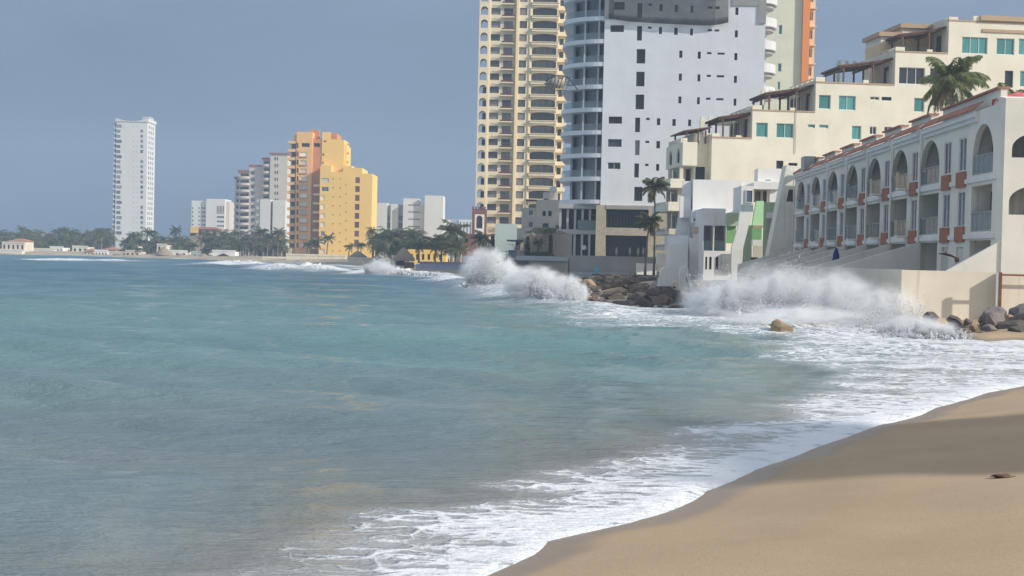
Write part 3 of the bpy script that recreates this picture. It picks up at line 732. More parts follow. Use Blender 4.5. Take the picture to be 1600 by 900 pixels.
# ------------------------------------------------------------------ yellow tower
B = Bld('yellow_tower', 'tall yellow stucco tower with rows of arched balconies and maroon railings', 'building', 745, 325, 0)
U = lambda p, y=0: B.X(p - 1.35, 0 + 59, y)          # columns read at photo row y = 59
FH = 3.0; zr = B.Z(59, 800)                       # mid height of the reference row
rows = [zr + FH * k for k in range(-14, 5)]
z_top = rows[-1] + 1.6
# corner turret: an open arched loggia on every floor, open front and back
t0, t1 = U(749.8), U(766)
dz = lambda d: d / 20.3 * 3.0
bF = [(U(752.2), U(763.3), z_ - dz(6.2), z_ + dz(7), 'open', True, .35) for z_ in rows]
b = MB()
panel(b, (0, -.3, 0), (1, 0, 0), (0, 1, 0), t0, t1, 0, z_top, bF)
panel(b, (0, 2.6, 0), (1, 0, 0), (0, 1, 0), t0, t1, 0, z_top, [(q[0], q[1], q[2], q[3], 'open', True, .35) for q in bF])
panel(b, (t0, 2.95, 0), (0, -1, 0), (1, 0, 0), 0, 3.25, 0, z_top, [(.7, 2.5, q[2], q[3], 'open', True, .3) for q in bF])
b.face([(t1, -.3, 0), (t1, 2.95, 0), (t1, 2.95, z_top), (t1, -.3, z_top)])
for z_ in rows: b.box(t0 + .31, t1, .06, 2.595, z_ - dz(9.0), z_ - dz(6.4))
B.part('corner_turret', b, 'yellow')
for k, z_ in enumerate(rows):
    if k < 11: B.win(U(757), 1.6, z_ - dz(6), U(763.2) - U(757), dz(11), 'blue')
m1, m2 = U(808), U(873)
opsL, opsR = [], []
for k, z_ in enumerate(rows):
    opsL.append((U(768.3), U(782.6), z_ - dz(5.2), z_ + dz(5), 'maroon'))
    opsL.append((U(788.2), U(802.2), z_ - dz(7.5), z_ + dz(5), 'grey'))
    opsR.append((U(812.8), U(824.3), z_ - dz(6), z_ + dz(5.2), 'maroon'))
    opsR.append((U(833), U(871), z_ - dz(6.6), z_ + dz(7.2), 'loggia_grey', .55))
B.block('yellow', t1, m1, 0, 16, 0, z_top, front=opsL)
B.block('yellow', m1, m2, -.8, 16, 0, z_top, front=opsR)
B.boxes('pilaster', 'yellow_hi', (m1 - .05, m1 + .55, -1.15, -.804, 0, z_top)); B.boxes('pilaster', 'yellow', (U(829), U(830.5), -1.0, -.804, 0, z_top))  # first one's lit line comes from its brighter yellow
bal = MB(); w = U(804.8) - U(785.2)
bal.m(M['yellow']).box(0, w, -1.0, -.004, -.25, 0)
bal.m(M['maroon']).box(0, w, -1.0, -.95, .85, .93)
for i in range(13): bal.box(w * i / 12 - .02, w * i / 12 + .02, -.99, -.955, 0, .85)
bal.box(0, w, -.99, -.96, .0, .35)
balm = bal.mesh('balcony')
cor = MB(); cw = U(873.2) - U(831.5); cor.box(0, cw, -.55, -.004, -.55, 0); cor.box(-.15, cw + .15, -.7, -.004, -.0, .12); cor.box(0, cw, -.5, -.45, .14, .14 + .02)
corm = cor.mesh('balcony', M['yellow'])
hood = MB(); hw = cw; N = 10
hood.prism([(0, 0), *[(hw * k / N, .15 + .38 * math.sin(math.pi * k / N)) for k in range(N + 1)], (hw, 0)][::-1], -.35, -.004); hoodm = hood.mesh('hood', M['yellow'])
rail = MB()
for i in range(26): rail.box(cw * i / 25 - .02, cw * i / 25 + .02, 0, .04, 0, .75)
rail.box(0, cw, 0, .04, .75, .81); railm = rail.mesh('railing', M['metal_dark'])
for k, z_ in enumerate(rows):
    link('balcony', balm, B.root, (U(785.2), 0, z_ - dz(8.5)))
    o = link('balcony', corm, B.root, (U(831.5), -.8, z_ - dz(7.2))); link('railing', railm, o, (0, .25, .14))
    link('hood', hoodm, B.root, (U(831.5), -.8, z_ + dz(7.0)))
m3 = U(886)
B.block('yellow', m2, m3, 4, 16, 0, z_top - 3, front=[(m2 + .5, m3 - .4, z_ - 1.1, z_ + .7, 'loggia_grey') for z_ in rows[:-1]], name='side_wall')
for z_ in rows[:-1]: B.boxes('balcony', 'yellow', (m2, m3 + .6, 2.6, 3.996, z_ - 1.9, z_ - 1.0))
# rust-red clock-like feature tower at its foot
a = B.R(737, 325, 760, 400, -3); zt = B.Z(327, 748, -3)
B.block('rust_red', a[0], a[1], -3, -.5, 0, zt, front=[(*B.R(744.5, 337, 753.5, 356, -3), 'dark', True), (*B.R(744.5, 361, 753.5, 376, -3), 'dark', True)], name='red_turret')
bb = MB()
for i in range(5): bb.box(a[0] + (a[1] - a[0]) * (i / 5), a[0] + (a[1] - a[0]) * (i / 5 + .12), -3.1, -2.7, zt, zt + .6)
B.part('merlons', bb, 'rust_red')
q = B.R(741.5, 335, 756.5, 377, -3); bb = MB(); panel(bb, (0, -3.1, 0), (1, 0, 0), (0, 1, 0), q[0], q[1], q[2], q[3], [(*B.R(744.2, 336.8, 753.8, 357, -3), 'open', True, .09), (*B.R(744.2, 360.8, 753.8, 376, -3), 'open', True, .09)]); B.part('arch_trim', bb, 'cream_light')

# ------------------------------------------------------------------ white tower with curved balconies
B = Bld('white_curved_tower', 'bluish white high rise with curved corner balconies and scattered dark windows', 'building', 936, 200, -6)
def C6(l): return [(920 + a / 4.286, b / 4.286, 920 + c / 4.286, d / 4.286) for a, b, c, d in l]
def C7(l): return [(920 + a / 4.092, 180 + b / 4.092, 920 + c / 4.092, 180 + d / 4.092) for a, b, c, d in l]
wins = C6([(145,12,240,65),(325,20,358,120),(400,22,422,38),(472,27,495,75),(575,32,598,80),(682,35,700,85),(798,42,830,58),(845,42,877,60),(982,50,1002,100),
 (145,168,235,214),(323,173,356,272),(396,177,420,192),(470,180,490,228),(572,184,595,233),(678,190,697,237),(795,194,825,209),(843,196,873,211),(978,203,998,250),
 (320,328,378,425),(606,338,627,387),(730,345,750,393),(792,348,822,363),(862,352,910,366),(975,355,995,403),
 (317,480,373,578),(603,492,623,540),(728,497,747,545),(790,500,818,515),(857,503,906,518),(972,507,992,555),
 (313,633,370,732),(600,645,620,692),(725,650,743,698),(785,653,815,668),(853,657,902,671),(970,660,988,708),
 (133,780,222,828),(310,787,343,885),(384,788,408,804),(456,792,478,838),(560,797,582,843),(665,800,685,845)]) + C7([(362,163,386,178),(432,165,455,212),(291,308,320,398),(360,310,382,325),(430,312,450,355),(290,458,343,548)])
ops = [(*B.R(*w), 'hole') for w in wins] + [(*B.R(*w), s_) for w, s_ in zip(C7([(123,153,210,202),(295,160,325,255),(120,302,203,346)]), ('bare', 'bare', 'dark2'))]
W = B.X(1193, 150); zb = B.Z(321, 980); zt = B.Z(-40, 1050); znet = B.Z(2, 1050)
B.block('tower_white', 0, W, 0, 18, zb, zt, front=ops, bottom=True)
B.boxes('bare_pier', 'concrete', (-.05, 1.3, -.14, -.014, B.Z(28, 942), zt)); B.boxes('bare_pier', 'concrete', (W - 1.0, W + .05, -.14, -.014, B.Z(37, 1188), zt), (17.8, W - 1.004, -.12, -.014, B.Z(9, 1160), zt))
# storeys of the curved corner
slabs = [B.Z(p, 934) for p in (-7, 28.3, 64, 99.7, 135, 171, 206.5, 242.5, 279, 315)]
RX, RY = 6.3, 6.2
def arc(rx, ry, n=14): return [(-rx * math.sin(math.pi / 2 * k / n), ry - ry * math.cos(math.pi / 2 * k / n)) for k in range(n + 1)]
for k, zz in enumerate(slabs):
    poly = [(-.004, 0.05)] + [(x_ - .004, y_ + .05) for x_, y_ in arc(RX, RY)][1:] + [(-RX, 17), (-.004, 17)]
    bb = MB().slab(poly[::-1], zz - .30, zz + .28); o = B.part('balcony_slab', bb, 'tower_white')
    if k == 0: continue
    g = MB(); prev = None
    top = slabs[k - 1] - .30
    pts = arc(RX - .25, RY - .25)                       # low glass rail
    for p, q in zip(pts[:-1], pts[1:]):
        g.face([(p[0], p[1] + .3, zz + .28), (q[0], q[1] + .3, zz + .28), (q[0], q[1] + .3, zz + 1.25), (p[0], p[1] + .3, zz + 1.25)])
    if k < 9: B.part('glass_rail', g, 'rail_glass', o)
    inn = arc(RX - 1.9, RY - 1.0); w_ = MB()
    for i, (p, q) in enumerate(zip(inn[:-1], inn[1:])):
        w_.m(M['grey_wall'] if i % 5 in (2, 3, 4) else M['g_blue']); w_.face([(p[0], p[1] + 2.0, zz + .28), (q[0], q[1] + 2.0, zz + .28), (q[0], q[1] + 2.0, top), (p[0], p[1] + 2.0, top)])
    w_.m(M['grey_wall']); w_.face([(inn[-1][0], 7, zz + .28), (inn[-1][0], 17, zz + .28), (inn[-1][0], 17, top), (inn[-1][0], 7, top)])
    w_.box(-2.9, -2.65, .85, 3.2, zz + .28, top); w_.box(-.9, -.65, .3, 2.6, zz + .28, top); w_.box(-4.6, -4.3, 3.6, 7.0, zz + .28, top)
    B.part('glazed_wall', w_, None)
# rounded balconies at the right rear corner
for k in range(-1, 5):
    zz = B.Z(30 + 35.6 * k, 1195, 7); poly = [(W - .1, 5.0)] + [(W + 2.2 * math.sin(math.pi * i / 10), 8.4 - 3.3 * math.cos(math.pi * i / 10)) for i in range(1, 10)] + [(W - .1, 11.8)]
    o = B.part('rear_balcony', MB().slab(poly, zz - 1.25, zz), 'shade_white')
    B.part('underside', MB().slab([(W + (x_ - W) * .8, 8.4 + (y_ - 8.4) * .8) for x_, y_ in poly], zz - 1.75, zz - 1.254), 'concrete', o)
B.boxes('rear_pier', 'tower_white', (W + .004, W + .9, 9, 11, 0, zt))
# stone clad base with dark two-storey openings
yb = -.5; u = lambda p, q=350: B.X(p, q, yb); v = lambda p, q=980: B.Z(p, q, yb)
ub0, ub1 = u(931), u(1060); o1 = (u(946.5), u(1013), v(356), v(327), 'loggia', False, 2.2); o2 = (u(946.5), u(1013), v(402), v(368), 'loggia', False, 2.2)
B.block('stone', ub0, ub1, yb, 17, 0, zb - .004, front=[o1, o2], name='stone_base')
sl_ = MB()
for i in range(13): xx = o1[0] + (o1[1] - o1[0]) * (i + .5) / 13; sl_.box(xx - .05, xx + .05, .3, .4, o1[2], o1[3])
B.part('screen_slats', sl_, 'metal_dark')
B.boxes('lintel', 'concrete', (o1[0], o1[1], yb - .06, yb - .004, v(327), v(321.5)))
# lower storeys under the curve
zt_, zmid = slabs[-1] - .304, B.Z(360, 905)
B.boxes('podium_slab', 'grey_wall', (-6.4, ub0 - .004, 1.2, 16, zmid - .5, zmid + .15), (-6.0, ub0 - .004, 1.0, 16, zt_ - .7, zt_))
for i in range(6): xx = -5.9 + i * 1.06; B.boxes('column', 'grey_wall', (xx, xx + .32, 1.3, 1.8, 0, zmid - .504), (xx, xx + .32, 1.3, 1.8, zmid + .154, zt_ - .704))
B.boxes('back_wall', 'interior', (-6.0, ub0 - .01, 4.5, 5, 0, zmid - .504), (-6.0, ub0 - .01, 4.5, 5, zmid + .154, zt_ - .704))
B.boxes('glass_rail', 'rail_glass', (-3.2, ub0 - .1, 1.1, 1.15, zmid + .16, zmid + 1.5))
# dark debris net over the top of the front
def net_mat():
    t = NT('dark_debris_net'); p = t.n('ShaderNodeBsdfDiffuse'); tr = t.n('ShaderNodeBsdfTransparent'); mx = t.n('ShaderNodeMixShader')
    p.inputs[0].default_value = (.05, .052, .056, 1); e = t.attr('hem').outputs['Fac']
    t.l(t.math('ADD', t.rng(t.noise(t.coords((.25, .25, .25)), 2, 3), .3, .7, .50, .66), e), mx.inputs[0])
    t.l(tr.outputs[0], mx.inputs[1]); t.l(p.outputs[0], mx.inputs[2]); t.l(mx.outputs[0], t.out.inputs['Surface']); return t.mat
M['net'] = net_mat()
root = empty('debris_net', B.root.location); root.rotation_euler = B.root.rotation_euler
tag(root, 'dark translucent debris net sagging over the top of the white high rise', 'net')
low = [(951, 29), (965, 31), (985, 33.8), (1000, 34.5), (1020, 36), (1050, 37.6), (1080, 39), (1108, 40), (1125, 38), (1138, 35)]
V_, H_ = [], []; nv = 12
for p, q in low:
    lx, lz = B.loc(p, q, -.6); tx, tz = B.loc(p + 1, -30, -.6)
    for j in range(nv + 1):
        f = j / nv; V_.append((lx + (tx - lx) * f, -.55 - .28 * math.sin(lx * .9) * math.sin(math.pi * min(1, f * 1.3)) - (.25 if j == 1 else 0), lz + (tz - lz) * f)); H_.append(.30 if j <= 1 else 0)
me = np_mesh('net_sheet', np.array(V_), quads(len(low), nv + 1), M['net']); attr(me, 'hem', np.array(H_)); link('net_sheet', me, root)
# rubble basket hung out from the corner
p = at(868, 130, 199); root = tag(empty('rubble_basket', p), 'beige rubble sack in a dark net frame jutting from the curved corner', 'sack')
b = MB()
for i in range(9):
    for j in range(14): pass
def lump(rx, ry, rz, seed, n=14, k=9, amp=.15):
    V, Fc = [], []
    for i in range(k + 1):
        th = math.pi * i / k
        for j in range(n):
            ph = 2 * math.pi * j / n; d = Vector((math.sin(th) * math.cos(ph), math.sin(th) * math.sin(ph), math.cos(th)))
            r = 1 + amp * mnoise.noise(d * 2.2 + Vector((seed, 0, 0))) * 2; V.append((d.x * rx * r, d.y * ry * r, d.z * rz * r))
    for i in range(k):
        for j in range(n): Fc.append((i*n + j, (i+1)*n + j, (i+1)*n + (j+1) % n, i*n + (j+1) % n))
    return np.array(V), np.array(Fc)
V_, F_ = lump(1.3, .8, .75, 3); link('sack', np_mesh('sack', V_, F_, M['beige']), root)
b = MB()
for i in range(7): xx = -1.5 + i * .5; b.tube([(xx, -.9, -.85), (xx + .5, -.9, .8), (xx + 1.0, .2, 1.0)], .05, 5)
b.tube([(-1.6, -.9, -.2), (2.6, 1.2, -.1)], .08, 5); b.tube([(-1.4, -.85, .1), (-.2, -.95, 1.0), (1.6, 0, 1.0), (3.2, 1.8, -.6)], .08, 5); b.tube([(-1.6, -.9, -.2), (-.2, -.9, -1.1), (1.6, 0, -1.0)], .07, 5)
b.build('net_frame', M['metal_dark'], root)

# ------------------------------------------------------------------ cream tower with orange stripe behind
B = Bld('orange_striped_tower', 'pale greenish tower with a strong orange stripe behind the white high rise', 'building', 1185, 245, 0)
U = lambda p: B.X(p, 80); zt = B.Z(-40, 1230)
ops = [(*B.R(*q), 'teal') for q in C6([(1270,168,1295,230),(1265,425,1290,480),(1262,548,1282,600),(1272,-70,1297,-10)])]
B.block('greenish', 0, U(1252.3), 0, 18, 0, zt, front=ops)
B.block('strong_orange', U(1252.3), U(1263.2), -.6, 17, 0, zt, name='orange_stripe')
p0, p1 = U(1263.2), U(1274.3)
B.block('peach', p0, p1, 1.0, 17, 0, zt, front=[(p0 + .28, p0 + .85, B.Z(24 + 29 * k + 7, 1268), B.Z(24 + 29 * k - 7, 1268), 'white2') for k in range(-1, 5)], name='side_wall')
for k in range(-1, 5): zz = B.Z(40 + 29 * k, 1268); B.boxes('ledge', 'peach', (p0 + .004, p1 + .1, .2, .996, zz - .22, zz))
# ------------------------------------------------------------------ stepped cream building
B = Bld('stepped_cream_building', 'cream apartment building stepping up in terraces with teal windows and timber pergolas', 'building', 1112, 157, 6)
def C2(l): return [(1040 + a / 4.09, 20 + b / 4.09, 1040 + c / 4.09, 20 + d / 4.09, s_) for a, b, c, d, s_ in l]
def C3(l): return [(1300 + a / 5, 20 + b / 5, 1300 + c / 5, 20 + d / 5, s_) for a, b, c, d, s_ in l]
def C4(l): return [(1220 + a / 3.213, 180 + b / 3.213, 1220 + c / 3.213, 180 + d / 3.213, s_) for a, b, c, d, s_ in l]
W_ = C2([(577,702,653,795,'teal'),(707,707,818,800,'teal2'),(978,525,1055,615,'teal'),(1105,530,1215,622,'teal2'),(908,713,967,736,'teal'),(980,715,1040,738,'teal'),(1188,722,1250,810,'teal')]) \
   + C3([(300,655,370,680,'dark2'),(388,657,465,685,'dark'),(640,665,722,775,'teal'),(783,668,835,730,'white2'),(893,672,965,720,'dark'),(523,427,725,558,'dark3'),(765,433,968,563,'dark3'),
         (1015,190,1215,320,'teal3'),(1285,200,1425,328,'teal2'),(1458,203,1590,330,'teal2'),(1350,452,1415,583,'dark'),(1468,455,1590,580,'teal2')]) \
   + C4([(445,57,480,97,'white2'),(518,58,560,90,'white2')]) + [(1213, 251, 1224, 263.5, 'dark'), (1232, 254.5, 1246, 259, 'dark')]
wr_ = [(*B.R(*w[:4]), w[4]) for w in W_]
steps = [(1112, 1174.3, 215.5, 208), (1174.3, 1273.3, 173, 164), (1273.3, 1397.5, 129.5, 120), (1397.5, 1481, 81.5, 73), (1481, 1690, 33, 26)]
edges = []; Dp = 10
for i, (p0, p1, pt, pm) in enumerate(steps):
    u0, u1, z_ = B.X(p0, pt + 20), B.X(p1, pt + 20), B.Z(pt, p0 + 10); zm = B.Z(pm, p0)
    if edges: u0 = edges[-1][1]
    edges.append((u0, u1, z_, zm))
for i, (u0, u1, z_, zm) in enumerate(edges):
    ops = [q for q in wr_ if u0 < (q[0] + q[1]) / 2 < u1]
    zl = edges[i - 1][2] if i else 0
    lf = [(2.0, 3.8, zl + .35, zl + 2.5, 'dark'), (5.5, 8.0, zl + .3, zl + 2.5, 'dark2'), (8.4, 9.6, zl + .35, zl + 2.5, 'dark')] if i else [(1.2, 2.6, z_ - 6.2, z_ - 3.6, 'dark', True), (5, 8, z_ - 9.4, z_ - 7.0, 'dark2'), (8.3, 9.5, z_ - 6.2, z_ - 3.6, 'dark', True)]
    B.block('cream', u0, u1, 0, Dp, 0, z_, front=ops, left=lf)
    bb = MB(); uE = u1 if i < 4 else u1
    bb.box(u0 - .06, uE - .01, -.06, .28, z_ + .003, z_ + .16); B.part('coping', bb, 'brown_coping')
    bb = MB(); bb.box(u0 - .02, u0 + 1.05 if i else u0 + .85, -.03, .3, z_ + .163, zm); B.part('merlon', bb, 'cream'); bb = MB(); bb.box(u0 - .02, u0 + .3, .301, 1.0, z_ + .003, zm - .1); B.part('merlon', bb, 'cream')
    if i < 4: k_ = u0 + (u1 - u0) * .60; bb = MB(); bb.box(k_, k_ + .62, -.03, .3, z_ + .163, zm - .15); B.part('merlon', bb, 'cream')
    mer = MB(); mer.box(u0 - .02, u0 + .14, 1.0, Dp, z_ + .003, z_ + .35); bal_ = B.part('balustrade', mer, 'cream')
    for k in range(5): yy = 1.8 + k * 1.8; mer = MB(); mer.box(u0 - .03, u0 + .22, yy, yy + .35, z_ + .351, zm - .1); B.part('baluster', mer, 'cream', bal_)
    mer = MB(); mer.box(u0, u0 + .16, 1.0, Dp, zm - .1, zm); B.part('top_rail', mer, 'cream', bal_)
    # timber pergola over the terrace against the next block
    if i < 4:
        pg = MB(); xr = u1 - .05; xl = u0 + (u1 - u0) * (.30, .45, .50, .36)[i]; zt = z_ + 2.75
        hx = (xl + xr) / 2
        pieces = [(xl, xr, zt - .45, zt + .15)] if i < 1 else [(xl - 1.2, hx, zt - .75, zt - .15), (hx, xr, zt - .25, zt + .35)]
        for a0, a1, za, zc in pieces:
            pg.prism([(a0 - .4, za), (a1, zc), (a1, zc + .16), (a0 - .4, za + .16)], .6, 7.5)
            for k in range(6): yy = .7 + k * 1.2; pg.prism([(a0 - .5, za - .18), (a1, zc - .18), (a1, zc - .004), (a0 - .5, za - .004)], yy, yy + .14)
            for yy in (.8, 4, 7.2): pg.box(a0, a0 + .18, yy, yy + .18, z_ + .01, za + .02)
            pg.box(a0 - .1, a0 + .1, .7, 7.4, za - .36, za - .18)
        B.part('pergola', pg, 'wood')
    # parapet wall stepping down behind the next roof
    if 0 < i:
        bb = MB(); 
        for k in range(4): bb.box(u0 - 3.7 + k * .95, u0 - 3.3 + k * .95, Dp - 1.2, Dp - .9, z_ - .3 + .004, z_ + .12)
        bb.box(u0 - 3.8, u0 - .05, Dp - 1.25, Dp - .85, z_ - .9, z_ - .3); bb.box(u0 - 3.8, u0 - 3.4, Dp - 1.25, Dp - .85, edges[i - 1][2] + .01, z_ - .9)
        B.part('rear_parapet', bb, 'cream')
# stair towers with tan bands behind the upper terraces
for p0, p1, pt, Yo in ((1376, 1408, 50, 4.8), (1409, 1452, 37, 4.8)):
    u0, u1, z_ = B.X(p0, 80, Yo), B.X(p1, 80, Yo), B.Z(pt, p0, Yo); zlow = edges[2][2] if p0 < 1390 else edges[3][2]
    B.block('cream', u0, u1, Yo, Yo + 5, zlow - 3, z_ - .5, name='stair_tower'); B.boxes('band', 'peach', (u0 - .05, u1 + .05, Yo - .06, Yo + 5.05, z_ - 2.6, z_ - 1.3)); B.boxes('cornice', 'brown_coping', (u0 - .35, u1 + .35, Yo - .35, Yo + 5.3, z_ - .496, z_))
u0, u1, z_, zm = edges[4]
B.boxes('cornice', 'brown_coping', (B.X(1531, 30), u1, -.3, -.064, z_ + .2, z_ + .75), (B.X(1535, 44), u1, -.12, -.004, z_ - 1.1, z_ - .75)); B.boxes('parapet', 'cream', (B.X(1521, 30), u1, -.05, .28, z_ + .165, z_ + .68))
b = MB().tube([(B.X(1243, 200), -.08, B.Z(240, 1243)), (B.X(1243, 200), -.08, B.Z(150, 1243))], .03, 6); B.part('downpipe', b, 'metal_grey')
# lower seaward terraces at its left end
q = B.R(1066.7, 222, 1089.5, 258.5)
B.block('cream', q[0], q[1], .0, 8.6, q[2], q[3], left=[(1.5, 3, q[2] + .4, q[2] + 2, 'dark', True), (5.5, 7, q[2] + .4, q[2] + 2, 'dark', True)], name='bay_wall', bottom=True)
mer = MB(); mer.box(q[0], q[0] + .5, 0, .25, q[3] + .004, q[3] + .45)
for k in range(5): mer.box(q[0], q[0] + .22, 1 + k * 1.5, 1.5 + k * 1.5, q[3] + .004, q[3] + .55)
B.part('merlons', mer, 'cream'); pg = MB(); xl, xr = B.X(1070, 200, 1), B.X(1112, 200, 1); zz = B.Z(199, 1090, 1)
pg.prism([(xl, zz - .5), (xr, zz), (xr, zz + .15), (xl, zz - .35)], 1, 8.5)
for xx in (xl + .2, (xl + xr) / 2, xr - .7):
    for yy in (1.2, 7): pg.box(xx, xx + .18, yy, yy + .18, q[3], zz - .3)
B.part('pergola', pg, 'wood')
xl = B.X(1044, 300)
levels = [(1046, 280, 294), (1043, 316, 330), (1044, 358, 367), (1044, 383, 391)]
for k, (p0, pt, pb) in enumerate(levels):
    a = B.R(p0, pt, 1100, pb)
    bb = MB(); bb.box(a[0], a[1], -.4, 8.6, a[2], a[2] + .4); bb.box(a[0], a[1], -.4, -.15, a[2] + .4, a[3] - .25); bb.box(a[0], a[0] + 1.6, -.42, -.1, a[3] - .25, a[3])
    bb.box(a[0], a[0] + .25, -.15, 8.6, a[2] + .4, a[3] - .25)
    for j in range(4): bb.box(a[0] - .02, a[0] + .28, 1 + j * 1.8, 1.9 + j * 1.8, a[3] - .25, a[3] + .05)
    o = B.part('terrace', bb, 'cream_shade' if k > 1 else 'cream')
    top = (q[2] if k == 0 else B.R(levels[k - 1][0], levels[k - 1][1], 1100, levels[k - 1][2])[2])
    uu = a[0] + 1.1; z0 = a[2] + .4
    for yy in (.3, 6): cz = MB(); cz.box(a[0] + 1.2, a[0] + 1.6, yy, yy + .4, z0, top); B.part('column', cz, 'cream_shade')
    B.block('cream_shade', a[0] + 2.2, q[1] - .02, 3, 8.5, z0, top, front=[(a[0] + 2.5, a[0] + 3.4, z0 + .1, min(z0 + 2.0, top - .2), 'dark'), (a[0] + 3.7, a[0] + 4.6, z0 + .1, min(z0 + 2.0, top - .2), 'dark')], left=[(4, 6, z0 + .1, min(z0 + 2.0, top - .2), 'dark2'), (6.6, 8.0, z0 + .1, min(z0 + 2.0, top - .2), 'dark2')], name='terrace_wall')
B.block('cream', q[1], -.004, 1.5, 9, B.Z(290, 1100), B.Z(206, 1100), name='link_wall', front=[(q[1] + .2, q[1] + 1.3, B.Z(287, 1096), B.Z(259, 1096), 'dark')])
B.block('cream_shade', q[1], -.004, 1.5, 9, 0, B.Z(290, 1100) - .004, name='link_wall')

# ------------------------------------------------------------------ arched apartment row
B = Bld('arched_apartments', 'long cream apartment row with arched balconies and red tile eaves above the seawall', 'building', 1557, 69, 0)
# its front faces the sea: local frame turned so that x runs along the row (away from the camera), y goes inland
pA = at(1557, 300, 69.0); dirA = Vector((.032, 1, 0)).normalized()
# mirrored local axes are avoided: x runs from the FAR end towards the camera
LEN = 59.0
far = Vector((pA.x, pA.y, 0)) + dirA * LEN
B.root.location = far; B.a = math.atan2(-dirA.y, -dirA.x); B.root.rotation_euler = (0, 0, B.a); B.O = far
B.du = Vector((math.cos(B.a), math.sin(B.a), 0)); B.n = Vector((-math.sin(B.a), math.cos(B.a), 0))
XN = lambda Y: LEN - (Y - pA.y) / dirA.y            # world depth -> local x
Z1, Z2, Z3 = 1.9, 4.65, 7.55                        # storey floors
ZTOP = 10.85
archs = [71.3 + .15] + [81.6 + 7.22 * k for k in range(7)]
wins_ = [75.0] + [77.9] + [85.3 + 7.22 * k - .3 for k in range(6)]
ops = []
aw = 2.1
for i, yc in enumerate(archs):
    w = 1.75 if i == 0 else aw; xc = XN(yc)
    ops.append((xc - w, xc + w, Z3, Z3 + 2.55, 'open', 1.75, .3))
    ops.append((xc - w, xc + w, Z2, Z2 + 2.35, 'open', False, .3))
    ops.append((xc - w, xc + w, Z1 - .2, Z1 + 2.3, 'open', False, .3))
for yc in wins_:
    xc = XN(yc)
    ops.append((xc - .72, xc + .72, Z3 + .35, Z3 + 2.15, 'blue2', False, .10)); ops.append((xc - .72, xc + .72, Z2 + .3, Z2 + 2.2, 'blue2', False, .10)); ops.append((xc - .72, xc + .72, Z1 + .0, Z1 + 2.0, 'white', False, .10))
b = MB(); panel(b, (0, 0, 0), (1, 0, 0), (0, 1, 0), 0, LEN, 0, ZTOP, ops)
b.face([(0, 11, 0), (0, 0, 0), (0, 0, ZTOP), (0, 11, ZTOP)]); b.face([(LEN, 11, 0), (0, 11, 0), (0, 11, ZTOP), (LEN, 11, ZTOP)])
b.face([(0, 0, ZTOP), (LEN, 0, ZTOP), (LEN, 11, ZTOP), (0, 11, ZTOP)])
B.part('front_wall', b, 'cream_light')
for q in ops:
    if q[4] != 'open': B.win(q[0], q[6] - .004, q[2], q[1] - q[0], q[3] - q[2], q[4])
# balcony recesses, rails, doors
for i, yc in enumerate(archs):
    w = 1.75 if i == 0 else aw; xc = XN(yc)
    for k, (zf, h) in enumerate(((Z3, 2.75), (Z2, 2.5), (Z1 - .2, 2.5))):
        b = MB(); x0_, x1_ = xc - w - .02, xc + w + .02; d = 2.3
        b.face([(x0_, .3, zf), (x0_, d, zf), (x0_, d, zf + h), (x0_, .3, zf + h)]); b.face([(x1_, d, zf), (x1_, .3, zf), (x1_, .3, zf + h), (x1_, d, zf + h)])
        b.face([(x0_, d, zf), (x1_, d, zf), (x1_, d, zf + h), (x0_, d, zf + h)]); b.face([(x0_, .3, zf + h), (x1_, .3, zf + h), (x1_, d, zf + h), (x0_, d, zf + h)]); b.face([(x0_, .3, zf), (x1_, .3, zf), (x1_, d, zf), (x0_, d, zf)])
        o = B.part('balcony', b, 'cream_light')
        link('door', pane_mesh(1.8, 2.0, M['g_dark']), o, (xc - .9, d - .06, zf + .05)); 
        if i == 0 and k < 2: link('side_window', pane_mesh(.9, 1.2, M['g_dark']), o, (x0_ + .01, 1.9, zf + .9), -math.pi / 2)
        if k < 2:
            g = MB(); g.box(x0_ + .05, x1_ - .05, .06, .09, zf + .08, zf + .95); link('glass_rail', g.mesh('glass_rail', M['rail_glass']), o)
            g = MB(); g.box(x0_ + .02, x1_ - .02, .03, .11, zf + .95, zf + 1.01); g.box(x0_ + .02, x1_ - .02, .02, .12, zf + .004, zf + .08)
            for j in range(1, 4): xx = x0_ + (x1_ - x0_) * j / 4; g.box(xx - .025, xx + .025, .05, .10, zf + .08, zf + .95)
            link('rail_frame', g.mesh('rail_frame', M['metal_grey']), o)
for i, yc in enumerate(wins_):
    xc = XN(yc)
    for zf in (Z3, Z2):
        B.boxes('panel', 'terracotta_panel', (xc - .82, xc + .82, -.11, -.004, zf - .50, zf + .32))
        if i >= 2:
            b = MB(); b.m(M['cream_light']).box(xc - 1.62, xc - .84, -.75, -.004, zf - .12, zf + .02); b.m(M['rail_glass']).box(xc - 1.62, xc - .84, -.75, -.72, zf + .02, zf + .95); b.m(M['metal_grey']).box(xc - 1.62, xc - .84, -.76, -.71, zf + .95, zf + 1.0); B.part('window_balcony', b)
